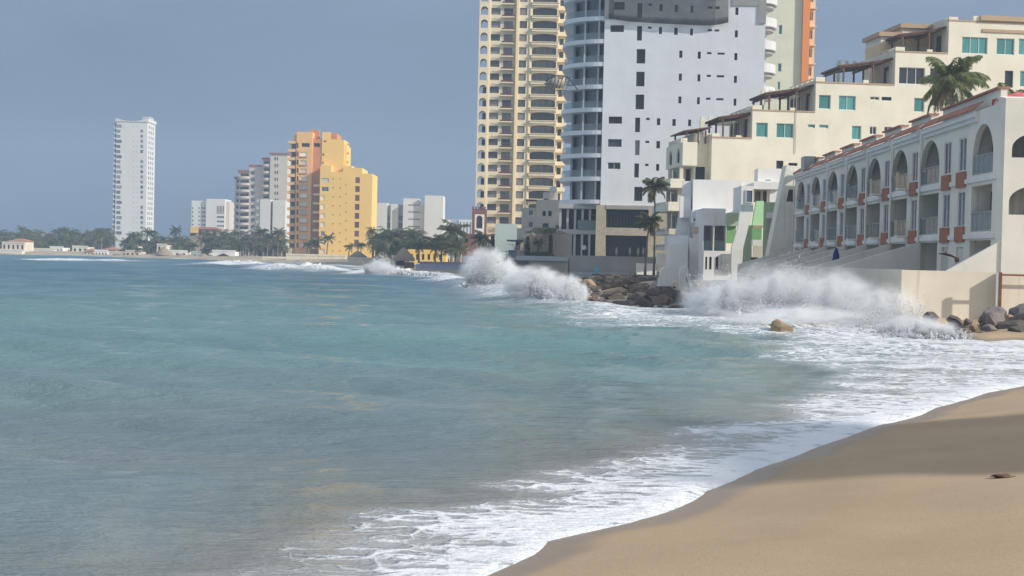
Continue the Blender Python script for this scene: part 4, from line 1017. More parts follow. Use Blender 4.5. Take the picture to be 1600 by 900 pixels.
# string courses, pilasters, eaves
b = MB()
for zf in (Z2, Z3): b = MB(); b.box(0, LEN, -.10, -.003, zf - .36, zf - .12); B.part('string_course', b, 'white')
units = [(XN(79.9), LEN)] + [(XN(archs[i] + 1.9 + (.2)), XN(archs[i] - 5.2)) for i in range(1, 8)]
bounds = [LEN] + [XN((wins_[i + 1] - 1.7)) for i in range(1, 7)] + [0.0]
for i in range(len(bounds) - 1):
    xa, xb = bounds[i + 1], bounds[i]
    st = .0
    z_ = ZTOP - .06 * (i % 2)
    xo = xb - (.5 if i else 3.4); b = MB(); b.box(xa + .5, xo, -.26, -.003, ZTOP - .32, ZTOP - .02); B.part('eaves_band', b, 'white'); b = MB(); b.box(xa + .5, xo, -.14, -.003, ZTOP - .55, ZTOP - .324); B.part('eaves_band', b, 'white')
    pl = MB(); pl.box(xa - .12, xa + .12, -.16, -.125, 0, ZTOP - .02) ; B.part('pilaster', pl, 'cream_light')
    # sloping tiled strip, each course of barrel tiles modelled
    xs0, xs1 = xa + .55, xb - (.55 if i else 3.3)
    t = MB(); n_t = int((xs1 - xs0) / .26)
    for j in range(n_t):
        c = xs0 + (j + .5) * (xs1 - xs0) / n_t; r = .125; N = 5
        pts = [(c + r * math.cos(math.pi * k / N), .10 * math.sin(math.pi * k / N)) for k in range(N + 1)]
        for k in range(N):
            (xa_, ha), (xb_, hb) = pts[k], pts[k + 1]
            t.face([(xa_, -.36, ZTOP - .015 + ha), (xb_, -.36, ZTOP - .015 + hb), (xb_, .22, ZTOP + .44 + hb), (xa_, .22, ZTOP + .44 + ha)])
        t.face([(p[0], -.36, ZTOP - .015 + p[1]) for p in pts])
    t.face([(xs0, -.34, ZTOP - .02), (xs1, -.34, ZTOP - .02), (xs1, .22, ZTOP + .435), (xs0, .22, ZTOP + .435)])
    o = B.part('tile_strip', t, 'tile'); o['kind'] = 'stuff'
    if i < 7: up_ = MB(); up_.box(xa - .42, xa + .42, -.12, .6, ZTOP + .004, ZTOP + .30); B.part('roof_upstand', up_, 'cream_light')
    rp = MB(); rp.box(xa + 1.9, xb - (.6 if i else 1.8), .62, .95, ZTOP + .004, ZTOP + .95); o = B.part('roof_parapet', rp, 'cream_light')
    rt = MB(); rt.box(xa + 1.8, xb - (.5 if i else 1.75), .45, 1.05, ZTOP + .954, ZTOP + 1.06); link('tile_coping', rt.mesh('tile_coping', M['tile']), o)
B.boxes('blue_panel', 'white_metal', (XN(76.2) - .0, XN(76.2) + .02, -.02, -.01, Z3, Z3 + .01))
# end wall towards the camera: taller block with arched openings, butted on the near end
ENDW = [(.34, 2.9, 8.15, 9.35), (.27, 2.9, 5.4, 6.8), (4.3, 6.9, 8.15, 9.35), (4.3, 6.9, 5.4, 6.8)]
b = MB()
panel(b, (LEN + 1.1, 0, 0), (0, 1, 0), (-1, 0, 0), -.02, 14, 0, 11.0, [(*q_, 'loggia', .75, .9) for q_ in ENDW])
b.face([(LEN, -.02, 0), (LEN + 1.1, -.02, 0), (LEN + 1.1, -.02, 11.0), (LEN, -.02, 11.2)]); b.face([(LEN, 14, 0), (LEN, -.02, 0), (LEN, -.02, 11.2), (LEN, 14, 11.2)]); b.face([(LEN, -.02, 11.2), (LEN + 1.1, -.02, 11.0), (LEN + 1.1, 14, 11.0), (LEN, 14, 11.2)])
B.part('end_wall', b, 'cream_light')
for (ya, yb_, za, zb_) in ENDW: B.win(LEN + .21, ya, za, yb_ - ya, zb_ - za, 'bare', math.pi / 2)
# sloping party fins down to the seawall
fins = [LEN + .9] + [bounds[i] + .0 for i in range(1, 8)]
for i, xx in enumerate(fins):
    b = MB(); ln = 5.0 if i else 2.6; hz = 4.25 if i else 4.15
    pr = [(0, 0), (0, hz), (-ln, 2.62), (-ln - .02, 0)]
    n_ = len(pr); base_ = [(xx - .12, y_, z_) for y_, z_ in pr]; far_ = [(xx + .12, y_, z_) for y_, z_ in pr]
    b.face(base_[::-1]); b.face(far_)
    for j in range(n_): k = (j + 1) % n_; b.face([base_[j], base_[k], far_[k], far_[j]])
    B.part('party_fin', b, 'cream_light')
# tall raking wall at the far end
b = MB(); Yw = 128.6
poly = [at(1192, 445, Yw), at(1229, 258, Yw), at(1262, 262, Yw), at(1262, 445, Yw)]
op = [at(1228.5, 315, Yw), at(1232.5, 296, Yw), at(1241, 296, Yw), at(1241, 315, Yw)]
wo = lambda p, dy=0: B.root_inv @ Vector((p.x, p.y + dy, p.z))
B.root_inv = (Matrix.Translation(B.root.location) @ Matrix.Rotation(B.a, 4, 'Z')).inverted()
ring_o, ring_i = [wo(p) for p in poly], [wo(p) for p in op]
for j in range(4): k = (j + 1) % 4; b.face([ring_o[j], ring_o[k], ring_i[k], ring_i[j]][::-1])
for j in range(4): k = (j + 1) % 4; b.face([ring_i[j], ring_i[k], wo(op[k], .4), wo(op[j], .4)])
bk = [wo(p, 2.0) for p in poly]
for j in range(4): k = (j + 1) % 4; b.face([ring_o[j], ring_o[k], bk[k], bk[j]])
B.part('raking_end_wall', b, 'cream_light'); b = MB(); b.face([wo(p, .35) for p in op]); B.part('window', b, 'g_grey')
# roof clutter
for px, py, w, h in ((1254, 257, 1.6, 1.2), (1286, 250, 1.0, .8), (1322, 238, .5, .9)):
    p = wo(at(px, py, 122)); B.boxes('roof_unit', 'metal_grey', (p.x - w / 2, p.x + w / 2, p.y, p.y + 1, ZTOP + .01, ZTOP + .01 + h))

# seawall of the arched row
root = tag(empty('seawall', (18.3, 66.2, 0)), 'weathered cream seawall and deck below the arched apartments', 'wall')
wx = lambda Y: 18.3 + .032 * (Y - 66.2)
b = MB(); top, bot = 2.62, -.6
ptsw = [(18.3, 66.2), (22.75, 66.2), (22.75, 66.9), (18.95, 66.9), (wx(104) + .65, 104), (wx(104), 104)]
b.slab([(x_ - 18.3, y_ - 66.2) for x_, y_ in ptsw], bot, top); b.build('wall', M['seawall_cream'], root)
b = MB(); b.slab([(x_ - 18.3, y_ - 66.2) for x_, y_ in [(18.96, 66.91), (pA.x + .9, 66.91), (pA.x + 1.9, 127), (wx(104) + .7, 127), (wx(104) + .66, 104)]], 1.6, 1.72); b.build('deck', M['concrete'], root)
b = MB(); b.box(-.14, -.001, 0, 36, 1.25, 1.5); b.box(-.1, -.001, 0, 36, .3, .42); b.build('ledge', M['seawall_cream'], root, rz=-.032)
root = tag(empty('garden_wall', (22.85, 65.6, 0)), 'plain cream wall continuing right of the rusty post', 'wall')
b = MB(); b.box(-.1, 14, .05, .55, -.3, 2.60); b.build('wall', M['seawall_cream'], root)
root = tag(empty('rusty_post_frame', (22.55, 65.2, 0)), 'rusty steel post and top rail against the cream wall', 'post')
b = MB(); b.box(0, .13, 0, .13, .2, 2.62); b.box(.131, 5, .02, .1, 2.46, 2.54); b.box(1.1, 5, .03, .07, 1.05, 1.1); b.box(3.2, 3.3, .02, .1, .2, 2.46); b.build('post', M['rust'], root)
b = MB(); b.box(-.13, -.004, .02, .12, .2, 2.6); b.build('pipe', M['mint'], root)

# blue closed parasol on the deck, lamp on the fin, pink parasol on the roof terrace
def closed_parasol(p, h, mat, label, cat='parasol', wf=1.0):
    r = tag(empty('closed_parasol', p), label, cat); b = MB(); b.tube([(0, 0, 0), (0, 0, h)], .03, 6); b.build('pole', M['metal_grey'], r)
    N = 12; prof = [(a_ * wf, b_) for a_, b_ in [(.12, .22), (.2, .35), (.26, .55), (.2, .8), (.09, .96), (.02, 1.0)]]; v_, f_ = [], []
    for i, (rr, hh) in enumerate(prof):
        for j in range(N): a = 2 * math.pi * j / N; q = rr * (1 + .25 * (j % 2)); v_.append((q * math.cos(a), q * math.sin(a), hh * h))
    for i in range(len(prof) - 1):
        for j in range(N): f_.append((i*N + j, i*N + (j+1) % N, (i+1)*N + (j+1) % N, (i+1)*N + j))
    link('folded_canopy', np_mesh('folded_canopy', np.array(v_), np.array(f_), mat, False), r)
M['blue_cloth'] = simple('navy_blue_cloth', (.02, .035, .16), .9); M['pink_cloth'] = simple('faded_red_cloth', (.62, .13, .14), .85, var=.2, sc=1.5)
p = at(1306, 415, 96); closed_parasol((p.x, p.y, 1.72), 2.25, M['blue_cloth'], 'closed navy blue parasol on the deck behind the seawall', wf=.85)
p = at(1483, 400, 74.6)
r = tag(empty('wall_ornament', p), 'rusty fish shaped ornament fixed on the nearest shaded fin', 'ornament')
b = MB(); b.tube([(-.55, 0, .12), (-.2, 0, .1), (.1, 0, .02), (.4, 0, -.1)], [.02, .07, .06, .03], 6); b.tube([(.3, -.02, -.16), (.42, -.02, -.2), (.52, -.02, -.24)], [.05, .17, .06], 8); b.tube([(-.2, 0, .02), (-.18, 0, .25)], .03, 5); b.build('body', M['rust'], r)
def parasol(p, rad, label):
    r = tag(empty('parasol', p), label, 'parasol'); b = MB(); b.tube([(0, 0, 0), (0, 0, 2.3)], .035, 6); b.build('pole', M['metal_grey'], r)
    N = 8; v_ = [(0, 0, 2.45)]; f_ = []
    for i, (rr, hh) in enumerate(((.5, 2.28), (1.0, 1.95))):
        for j in range(N * 2): a = math.pi * j / N; k = rad * rr * (1 if j % 2 == 0 else .96); v_.append((k * math.cos(a), k * math.sin(a), hh - (.0 if j % 2 == 0 else .06 * (i + 1)) - .12 * math.sin(a * 3 + 1) * i))
    n2 = N * 2
    for j in range(n2): f_.append((0, 1 + j, 1 + (j+1) % n2)); 
    for j in range(n2): f_.append((1 + j, 1 + n2 + j, 1 + n2 + (j+1) % n2)); f_.append((1 + j, 1 + n2 + (j+1) % n2, 1 + (j+1) % n2))
    link('canopy', np_mesh('canopy', np.array(v_), np.array(f_), M['pink_cloth'], False), r)
p = at(1592, 150, 71.5); parasol((p.x, p.y, p.z - 2.25), 1.35, 'faded pinkish red parasol on the roof of the arched row')

# ------------------------------------------------------------------ white and green terrace houses
def prow(B, name, mat, px, Y, t=.35, parent=None):
    """a wall facing the camera, its outline given by photo points at depth Y, thickness t"""
    loc_ = [at(x_, y_, Y) - B.root.location for x_, y_ in px]
    b = MB(); f = [(q.x, q.y, q.z) for q in loc_]; k = [(q.x, q.y + t, q.z) for q in loc_]; n = len(f)
    b.face(f); b.face(k[::-1])
    for i in range(n): j = (i + 1) % n; b.face([f[j], f[i], k[i], k[j]])
    return b.build(name, M[mat], parent or B.root)
def pwin(B, x0, y0, x1, y1, Y, st='dark'):
    a, c = at(x0, y1, Y) - B.root.location, at(x1, y0, Y) - B.root.location; pm, fm, d, nm = STY[st]
    o = link('window', pane_mesh(c.x - a.x, c.z - a.z, M[pm]), B.root, (a.x, a.y - .051, a.z))
    if fm: link('frame', frame_mesh(c.x - a.x, c.z - a.z, nm, M[fm]), o, (0, -.055, 0))
def pbox(B, name, mat, x0, y0, x1, y1, Y, dep):
    a, c = at(x0, y1, Y) - B.root.location, at(x1, y0, Y) - B.root.location; return B.boxes(name, mat, (a.x, c.x, a.y, a.y + dep, a.z, c.z))
B = Bld('white_villa', 'white terraced villa with a big blank upper wall beside the palms', 'house', 1082, 148, 0)
prow(B, 'raking_fin', 'white', [(1046, 445), (1054, 372), (1062, 330), (1068, 283), (1080.5, 283), (1079, 372), (1075, 445)], 148.2, .5)
pbox(B, 'upper_wall', 'white', 1081.5, 282, 1158, 354, 147.2, 4.2); pbox(B, 'roof_box', 'white', 1184, 264, 1221, 284, 149, 2.2); pbox(B, 'roof_box', 'white', 1158, 284, 1222, 300, 147.9, 3.2)
pbox(B, 'balcony_box', 'white', 1062, 307, 1080, 340, 147.6, .45); pbox(B, 'lower_wall', 'white', 1081.5, 366, 1098, 445, 146.6, 7); pbox(B, 'balcony_box', 'white', 1081.5, 328, 1098, 348, 145.4, 1.6)
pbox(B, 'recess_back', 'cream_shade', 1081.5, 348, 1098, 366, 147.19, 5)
pbox(B, 'front_wall', 'white', 1043, 368, 1076, 392, 144.2, 3); pbox(B, 'front_wall', 'white', 1042, 385, 1075, 446, 142.6, 1.5); pbox(B, 'front_wall', 'white', 1076, 372, 1098, 446, 143.4, 3)
for p in (1085, 1093): pwin(B, p - 1.2, 341.5, p + 1.2, 344.5, 145.4, 'hole')
B = Bld('white_balcony_house', 'white row house with shaded balconies and three narrow arched doors', 'house', 1110, 140, 0)
pbox(B, 'gable_wall', 'white', 1098.5, 326, 1134, 352, 139.5, 8)
prow(B, 'gable_wall', 'white', [(1134, 350), (1134, 335), (1155, 328), (1158, 352)], 139.5, 8)
for p0, p1 in ((1099, 1114.5), (1116, 1133.5)):
    pbox(B, 'balcony_back', 'white', p0, 352.5, p1, 392, 142, .3); pbox(B, 'glass_rail', 'rail_glass', p0 + .5, 376, p1 - .5, 391, 139.7, .05)
pbox(B, 'party_wall', 'white', 1097.5, 352.2, 1099, 446, 139, 3.4); pbox(B, 'party_wall', 'white', 1114.6, 326.5, 1115.9, 392, 138.9, 3.4); pbox(B, 'party_wall', 'white', 1133.6, 352.2, 1135, 392, 139, 3.4)
a = B.R(1099, 392, 1148, 450, -1.5)
B.block('white', a[0], a[1], -1.5, 6, 0, a[3], front=[(*B.R(1100 + 2, 401, 1105, 421, -1.5), 'dark', True), (*B.R(1108, 401, 1112, 421, -1.5), 'dark', True), (*B.R(1118, 401, 1122.5, 421, -1.5), 'dark', True)], name='ground_wall')
pbox(B, 'store_door', 'metal_grey', 1127, 397, 1147, 424, 138.2, .25)
B = Bld('white_fin_house', 'narrow white house with a glazed top room and a slanted bluish fin', 'house', 1150, 137, 0)
pbox(B, 'top_room', 'white', 1157.5, 290.5, 1177.5, 332, 136.8, 5); pwin(B, 1164.5, 297, 1176.5, 317, 136.8, 'blue'); pbox(B, 'glass_rail', 'rail_glass', 1157.5, 320, 1177, 331, 136.2, .05)
prow(B, 'slanted_fin', 'white', [(1143, 388), (1153, 356), (1156, 331), (1176, 331), (1171, 358), (1160, 388)], 135.8, .5); prow(B, 'slanted_fin', 'white', [(1143, 446), (1143, 388.2), (1160, 388.2), (1158, 446)], 135.7, .5)
pbox(B, 'side_wall', 'green_shadow', 1135, 333, 1155, 353, 138.3, .3); pbox(B, 'green_recess', 'green_shade', 1135.5, 353.5, 1150, 380, 138.6, .3)
pbox(B, 'terrace_roof', 'white', 1178, 286, 1219, 295, 137.5, 5); pbox(B, 'terrace_back', 'cream_shade', 1178, 295.5, 1201, 316, 139.5, .3); pwin(B, 1180, 299, 1188, 316, 139.5, 'grey'); pwin(B, 1192, 299, 1199, 316, 139.5, 'grey'); pbox(B, 'terrace_wall', 'white', 1202, 296, 1218, 318, 137.8, 3)
b = MB(); p = at(1202, 296, 137.4) - B.root.location; b.tube([(p.x, p.y, p.z - 1.6), (p.x, p.y, p.z)], .04, 5); b.tube([(p.x - .4, p.y, p.z + .9), (p.x + .1, p.y, p.z + .9)], .04, 5); B.part('roof_lamp', b, 'metal_dark')
B = Bld('green_house', 'bright green and white row house beside the tall raking cream wall', 'house', 1180, 133, 0)
prow(B, 'sloped_front', 'green', [(1175.6, 352), (1178.5, 333), (1182.4, 314), (1193.8, 314), (1193, 334), (1191.6, 352)], 133, .6)
pbox(B, 'sill_beam', 'brown_coping', 1175, 352.3, 1192, 355.5, 132.8, .8)
pbox(B, 'green_recess', 'green_shade', 1175, 356, 1190.5, 374.5, 134, .3); pbox(B, 'balcony_front', 'white', 1176, 374.8, 1191, 384, 132.9, .4); pbox(B, 'recess_back', 'cream_shade', 1175.5, 384.2, 1191, 446, 134, .3)
prow(B, 'green_fin', 'green_shadow', [(1191.8, 446), (1192.6, 380), (1194.6, 316), (1215, 316), (1207, 350), (1200, 395), (1197, 446)], 131.6, .4)
prow(B, 'green_fin', 'green_shadow', [(1158.5, 446), (1162, 388), (1171, 352), (1174.6, 352), (1174.6, 446)], 132.4, .4)
pbox(B, 'balcony_box', 'white', 1198, 332, 1209, 341, 131.3, .29); pbox(B, 'dark_recess', 'interior_warm', 1198.5, 341.3, 1206, 372, 131.5, .09)
b = MB(); 
for xx, yy, w in ((1179, 404, 1.3), (1182, 411, 2.6)):
    p = at(xx, yy, 132.2) - B.root.location; b.box(p.x - w / 4, p.x + w / 4, p.y, p.y + .1, p.z - .12, p.z + .12)
B.part('wall_emblem', b, 'metal_dark')
# white stair buttresses on the rocks
for k, (pts_, Y, lab) in enumerate((([(1028, 447), (1034, 420), (1041, 417), (1052, 444), (1049, 447)], 120, 'white slanted buttress wall on the rocks, left of the pair'), ([(1061, 452), (1064, 418), (1074, 416), (1086, 455), (1080, 457), (1072, 432), (1066, 455)], 119, 'white forked buttress wall on the rocks, right of the pair'))):
    class _o: pass
    bb_ = _o(); bb_.root = tag(empty('buttress', (at(pts_[0][0], 440, Y).x, Y, 0)), lab, 'wall', 'buttresses on the rocks')
    prow(bb_, 'wall', 'white', pts_, Y, .8)
# ------------------------------------------------------------------ seafront terrace under the towers
def thing(name, label, cat, px, Y, z=0, group=None):
    p = at(px, 400, Y); r = tag(empty(name, (p.x, Y, z)), label, cat, group); return r
def rbox(r, name, mat, x0, y0, x1, y1, Y, dep, dy=0):
    a, c = at(x0, y1, Y) - r.location, at(x1, y0, Y) - r.location; b = MB(); b.box(a.x, c.x, a.y + dy, a.y + dy + dep, a.z, c.z); return b.build(name, M[mat], r)
r = thing('terrace_seawall', 'grey brown stained seawall carrying the terrace below the white high rise', 'wall', 900, 172)
rbox(r, 'wall', 'dark_concrete', 784, 405, 825, 448, 172.5, 20); rbox(r, 'wall', 'beige', 825, 404, 888, 450, 172, 20.6); rbox(r, 'wall', 'concrete', 888, 402, 1030, 452, 172.3, 24)
rbox(r, 'deck_edge', 'grey_wall', 806, 401, 888, 406.5, 171.8, .19); rbox(r, 'lower_ledge', 'grey_wall', 890, 427, 982, 440, 169.5, 2.4); rbox(r, 'lower_ledge', 'dark_concrete', 925, 428, 938, 446, 168.8, .69); rbox(r, 'lower_ledge', 'concrete', 940, 427.5, 954, 444, 169, .49)
for i in range(9): rbox(r, 'buttress', 'concrete', 893 + 10 * i, 430, 894.6 + 10 * i, 441, 169.2, .29)
r = thing('turquoise_cone', 'small turquoise cone shaped post on the lower ledge above the rocks', 'post', 932, 169)
p = at(932, 428, 169.6) - r.location; b = MB(); b.tube([(p.x, p.y, p.z), (p.x, p.y, p.z + .5), (p.x, p.y, p.z + 1.0)], [.3, .2, .05], 8); b.m(M['tile']); b.build('cone', simple('turquoise_paint', (.06, .42, .50), .6), r)
r = thing('white_low_wall', 'bright white low wall block at the edge of the rocks', 'wall', 1010, 158); rbox(r, 'wall', 'white', 995, 412, 1026, 429, 158, 1.2); rbox(r, 'pier', 'white', 1026.3, 396, 1041, 424, 158.4, 1.0)
r = thing('mint_wall_block', 'pale mint blank block standing at the end of the terrace', 'wall', 790, 185); rbox(r, 'block', 'mint', 772.5, 350, 808, 412, 185, 6)
rbox(r, 'side_strip', 'interior', 766, 368, 772.3, 412, 186, 4)
# terrace garden wall and plants
r = thing('terrace_garden_wall', 'beige garden wall with climbing plants on the terrace', 'wall', 850, 186); rbox(r, 'wall', 'beige', 824, 364, 894, 404, 186, .6); rbox(r, 'wall', 'concrete', 806, 372, 823.5, 404, 187, .6)
rb = thing('terrace_hut', 'small blue fronted hut with a flat dark canopy on the terrace', 'hut', 805, 180)
rbox(rb, 'wall', 'beige', 805, 376, 818, 403, 181, 2); rbox(rb, 'door', 'slate', 806.5, 379, 813, 390, 180.9, .09); rbox(rb, 'canopy', 'metal_dark', 792, 375, 818, 377, 179.5, 3); 
for px in (797, 803): rbox(rb, 'post', 'metal_grey', px, 377, px + .8, 403, 179.6, .1)
rbox(rb, 'panel', 'g_blue', 794, 391, 806, 403, 179.8, .08)
r = thing('terrace_railing', 'thin dark railing at the left corner of the terrace seawall', 'railing', 790, 172)
b = MB()
for i in range(6):
    p = at(784 + 7.5 * i, 402, 172.2) - r.location; b.tube([(p.x, p.y, p.z - .4), (p.x, p.y, p.z + .75)], .035, 5)
p0, p1 = at(784, 402, 172.2) - r.location, at(821.5, 402, 172.2) - r.location; b.tube([(p0.x, p0.y, p0.z + .75), (p1.x, p1.y, p0.z + .7)], .035, 5); b.tube([(p0.x, p0.y, p0.z + .3), (p1.x, p1.y, p0.z + .25)], .03, 5); b.build('rails', M['metal_dark'], r)
# cream house with dish
B = Bld('cream_arch_house', 'cream stepped house with two arched windows and a white satellite dish', 'house', 838, 228, 0)
a = B.R(838, 312, 880, 400); aw_ = [(*B.R(847.5, 329, 852.7, 337.5), 'dark', True), (*B.R(856.7, 329, 862, 337.5), 'dark', True), (*B.R(848, 349, 857, 356), 'bare')]
B.block('cream_shade', a[0], a[1], 0, 9, 0, a[3], front=aw_); q = B.R(850, 300, 872, 313); B.block('cream_shade', q[0], q[1], 1, 8, a[3] + .004, q[3], front=[(*B.R(850, 310.5, 856, 315, 1), 'hole')], name='roof_house')
q = B.R(815, 324, 838, 400); B.block('cream_shade', q[0], q[1] - .004, 1.5, 9, 0, q[3], front=[(*B.R(826, 328.5, 833, 336.5, 1.5), 'blue2'), (*B.R(826, 346.5, 833, 355.5, 1.5), 'blue2')], name='wing')
q = B.R(860, 345, 900, 402, -2); B.block('cream_shade', q[0], q[1], -2, -.004, 0, q[3], front=[(*B.R(868, 352, 876, 361, -2), 'bare'), (*B.R(880, 352, 886, 361, -2), 'bare')], name='front_wing')
q = B.R(806, 357, 862, 402, -3); B.block('cream_shade', q[0], q[1], -3, -2.01, 0, q[3], name='garden_front')
pg = MB(); q = B.R(822, 312, 842, 316, 2); pg.box(q[0], q[1], 1, 6, q[3] - .15, q[3]); pg.box(q[0] + .1, q[0] + .22, 1.6, 1.72, B.Z(324, 825, 2), q[3]); B.part('pergola', pg, 'wood')
r = thing('satellite_dish', 'white satellite dish on the roof of the cream arch house', 'dish', 862, 228); r.location.z = at(862, 296, 228).z
V_, F_ = lump(.62, .16, .62, 1, amp=0); o = link('dish', np_mesh('dish', V_, F_, M['white']), r); b = MB(); b.tube([(0, .2, -1.3), (0, .1, 0)], .06, 5); b.build('mast', M['metal_grey'], r)
# pool deck and buildings low on the shore
r = thing('pool_deck', 'pool deck on a concrete base with a blue band along its edge', 'deck', 690, 205)
rbox(r, 'base', 'dark_concrete', 645, 422, 737, 438, 205, 16); rbox(r, 'deck', 'beige', 650, 414.5, 737, 421.8, 205.2, 16); rbox(r, 'blue_band', 'slate', 656, 410.5, 737, 414.2, 206, 10)
M['blue_band'] = simple('pool_blue_paint', (.11, .13, .22), .5); r.children[-1].data.materials[0] = M['blue_band']
rbox(r, 'kiosk', 'rust_red', 631, 410, 645, 419, 214, 3); rbox(r, 'kiosk', 'white', 723, 400, 738, 411, 214, 3)
B = Bld('yellow_bungalow', 'low golden yellow bungalow behind palm trunks', 'house', 637, 300, 0, frames=False)
a = B.R(637, 390, 697, 412); B.block('orange', a[0], a[1], 0, 8, 0, a[3], front=[(*B.R(641 + 9 * i, 397, 645 + 9 * i, 406), 'hole') for i in range(6)])
B = Bld('brown_apartment', 'dark brown low block among palms left of the mint block', 'building', 722, 262, 0, frames=False)
a = B.R(722, 365, 745, 412); B.block('rust_red', a[0], a[1], 0, 8, 0, a[3], front=[(*B.R(726, 372, 731, 379), 'hole')])

# thatched huts
def hut(px, py, Y, w, h, label):
    p = at(px, py, Y); r = tag(empty('thatched_hut', (p.x, Y, 1.0)), label, 'hut', 'thatched beach huts')
    zt = p.z - 1.0; N = 14; v_, f_ = [], []
    for i, (rr, hh) in enumerate(((1.0, -h), (.93, -h * .8), (.55, -h * .42), (.2, -h * .08), (.02, 0))):
        for j in range(N): a = 2 * math.pi * j / N; k = w / 2 * rr * (1 + .05 * math.sin(j * 5.1 + i)); v_.append((k * math.cos(a), k * math.sin(a), zt + hh - (.12 * (j % 2) if i == 0 else 0)))
    for i in range(4):
        for j in range(N): f_.append((i*N + j, i*N + (j+1) % N, (i+1)*N + (j+1) % N, (i+1)*N + j))
    link('thatch_roof', np_mesh('thatch_roof', np.array(v_), np.array(f_), M['thatch']), r)
    for j in range(5): a = 2 * math.pi * j / 5 + .3; b = MB(); b.tube([(w * .38 * math.cos(a), w * .38 * math.sin(a), -.4), (w * .38 * math.cos(a), w * .38 * math.sin(a), zt - h * .8)], .1, 5); b.build('post', M['wood'], r)
hut(631, 387, 285, 4.6, 2.6, 'pointed thatched hut beside the yellow bungalow'); hut(559, 392, 360, 4.8, 1.7, 'wide thatched hut under palms at the foot of the golden tower')
hut(598, 392, 330, 4.2, 1.6, 'thatched hut half hidden in palms right of the golden tower'); hut(256, 386, 462, 6.0, 2.6, 'brown thatched hut on the far beach beside a cream house')
hut(283, 396, 452, 4.2, 1.3, 'small dark thatched shade left of the white beach bar'); hut(318, 396, 446, 4.2, 1.3, 'small dark thatched shade nearest the white beach bar')

# far beach houses
def house(px0, py0, px1, py1, Y, mat, label, roof=None, wn=3, dep=8, cat='house'):
    B = Bld('beach_house', label, cat, px0, Y, 0, frames=False, group='houses along the far beach'); a = B.R(px0, py0, px1, py1); w = (a[1] - a[0]) / max(wn, 1)
    ops = [(a[0] + w * (i + .25), a[0] + w * (i + .72), a[3] - min(2.6, a[3] * .75), a[3] - .55, 'hole') for i in range(wn)]
    B.block(mat, a[0], a[1], 0, dep, -.3, a[3], front=ops)
    if roof:
        b = MB(); z0 = a[3] + .004; e = .5
        b.face([(a[0] - e, -e, z0), (a[1] + e, -e, z0), (a[1] - 1.5, dep / 2, z0 + .9), (a[0] + 1.5, dep / 2, z0 + .9)]); b.face([(a[1] + e, dep + e, z0), (a[0] - e, dep + e, z0), (a[0] + 1.5, dep / 2, z0 + .9), (a[1] - 1.5, dep / 2, z0 + .9)])
        b.face([(a[0] - e, dep + e, z0), (a[0] - e, -e, z0), (a[0] + 1.5, dep / 2, z0 + .9)]); b.face([(a[1] + e, -e, z0), (a[1] + e, dep + e, z0), (a[1] - 1.5, dep / 2, z0 + .9)]); b.face([(a[0] - e, -e, z0 - .003), (a[0] - e, dep + e, z0 - .003), (a[1] + e, dep + e, z0 - .003), (a[1] + e, -e, z0 - .003)])
        B.part('roof', b, roof)
    else: B.boxes('parapet', mat, (a[0] - .1, a[1] + .1, -.1, .3, a[3] + .004, a[3] + .5))
    return B
house(3, 380, 38, 394, 470, 'cream_shade', 'pale cream beach villa at the left edge of the far shore', None, 5); house(14, 377, 40, 381, 474, 'cream', 'red roofed upper storey behind the pale cream villa', 'tile', 4)
house(-30, 391, 34, 398, 458, 'old_white', 'white retaining wall below the pale cream villa', None, 0, 3, 'wall')
house(52, 390, 84, 395, 490, 'old_white', 'long grey white low wall right of the pale cream villa', None, 0, 3, 'wall'); house(78, 387, 98, 394, 500, 'white', 'white flat roofed beach house behind the stones', None, 4)
house(113, 386, 137, 392, 505, 'old_white', 'grey white low shed before the far palms', None, 3); house(131, 392, 146, 400, 478, 'cream', 'cream house with an orange tiled hip roof on the far beach', 'tile', 3)
house(148, 392.5, 168, 401, 476, 'white', 'white open fronted beach house beside the orange roof', None, 4); house(163, 390, 180, 396, 486, 'beige_tower', 'small house with an orange roof behind the white open house', 'tile', 2)
house(170, 395, 195, 403, 472, 'beige_tower', 'beige garden wall house right of the white open house', None, 1); house(196, 393, 218, 404, 470, 'beige_tower', 'wide beige beach house below the slender tower', None, 3); house(200, 385, 215, 392, 480, 'white', 'white arcaded house above the beige beach house', None, 3)
house(245, 383, 260, 395, 470, 'cream_shade', 'pale cream house behind the brown thatched hut', None, 2); house(262, 393, 292, 404, 468, 'white', 'white beach wall house between thatched shades', None, 3); house(300, 395, 326, 405, 462, 'mint', 'pale green low house on the far beach', None, 3)
B = house(332, 393, 367, 405, 448, 'white', 'bright white square beach bar with a dark open front', None, 0); a = B.R(339, 399, 362, 405); b = MB(); b.prism([(a[0], a[2]), (a[1], a[2]), (a[1], a[3] - .4), ((a[0] + a[1]) / 2, a[3] + .6), (a[0], a[3] - .4)][::-1], -2.5, -.3); B.part('dark_awning', b, 'wood')
B = house(296, 358, 340, 388, 560, 'beige', 'brown house with an orange gable among palms', 'tile_dark', 4); a = B.R(297, 355, 309, 364, -1); B.block('orange', a[0], a[1], -1, -.01, a[2], a[3], name='gable')
house(410, 404, 452, 412, 400, 'seawall_cream', 'cream garden wall at the foot of the golden tower', None, 0, 2, 'wall'); house(447, 400, 540, 411, 392, 'seawall_cream', 'long low cream beach wall before the golden tower', None, 0, 2, 'wall')
house(428, 388, 450, 404, 470, 'beige', 'brown low house left of the golden tower foot', None, 2); house(543, 405, 580, 414, 355, 'seawall_cream', 'cream wall below the wide thatched hut', None, 0, 2, 'wall'); house(612, 403, 640, 414, 290, 'seawall_cream', 'cream wall under the pointed thatched hut', None, 1, 3, 'wall')

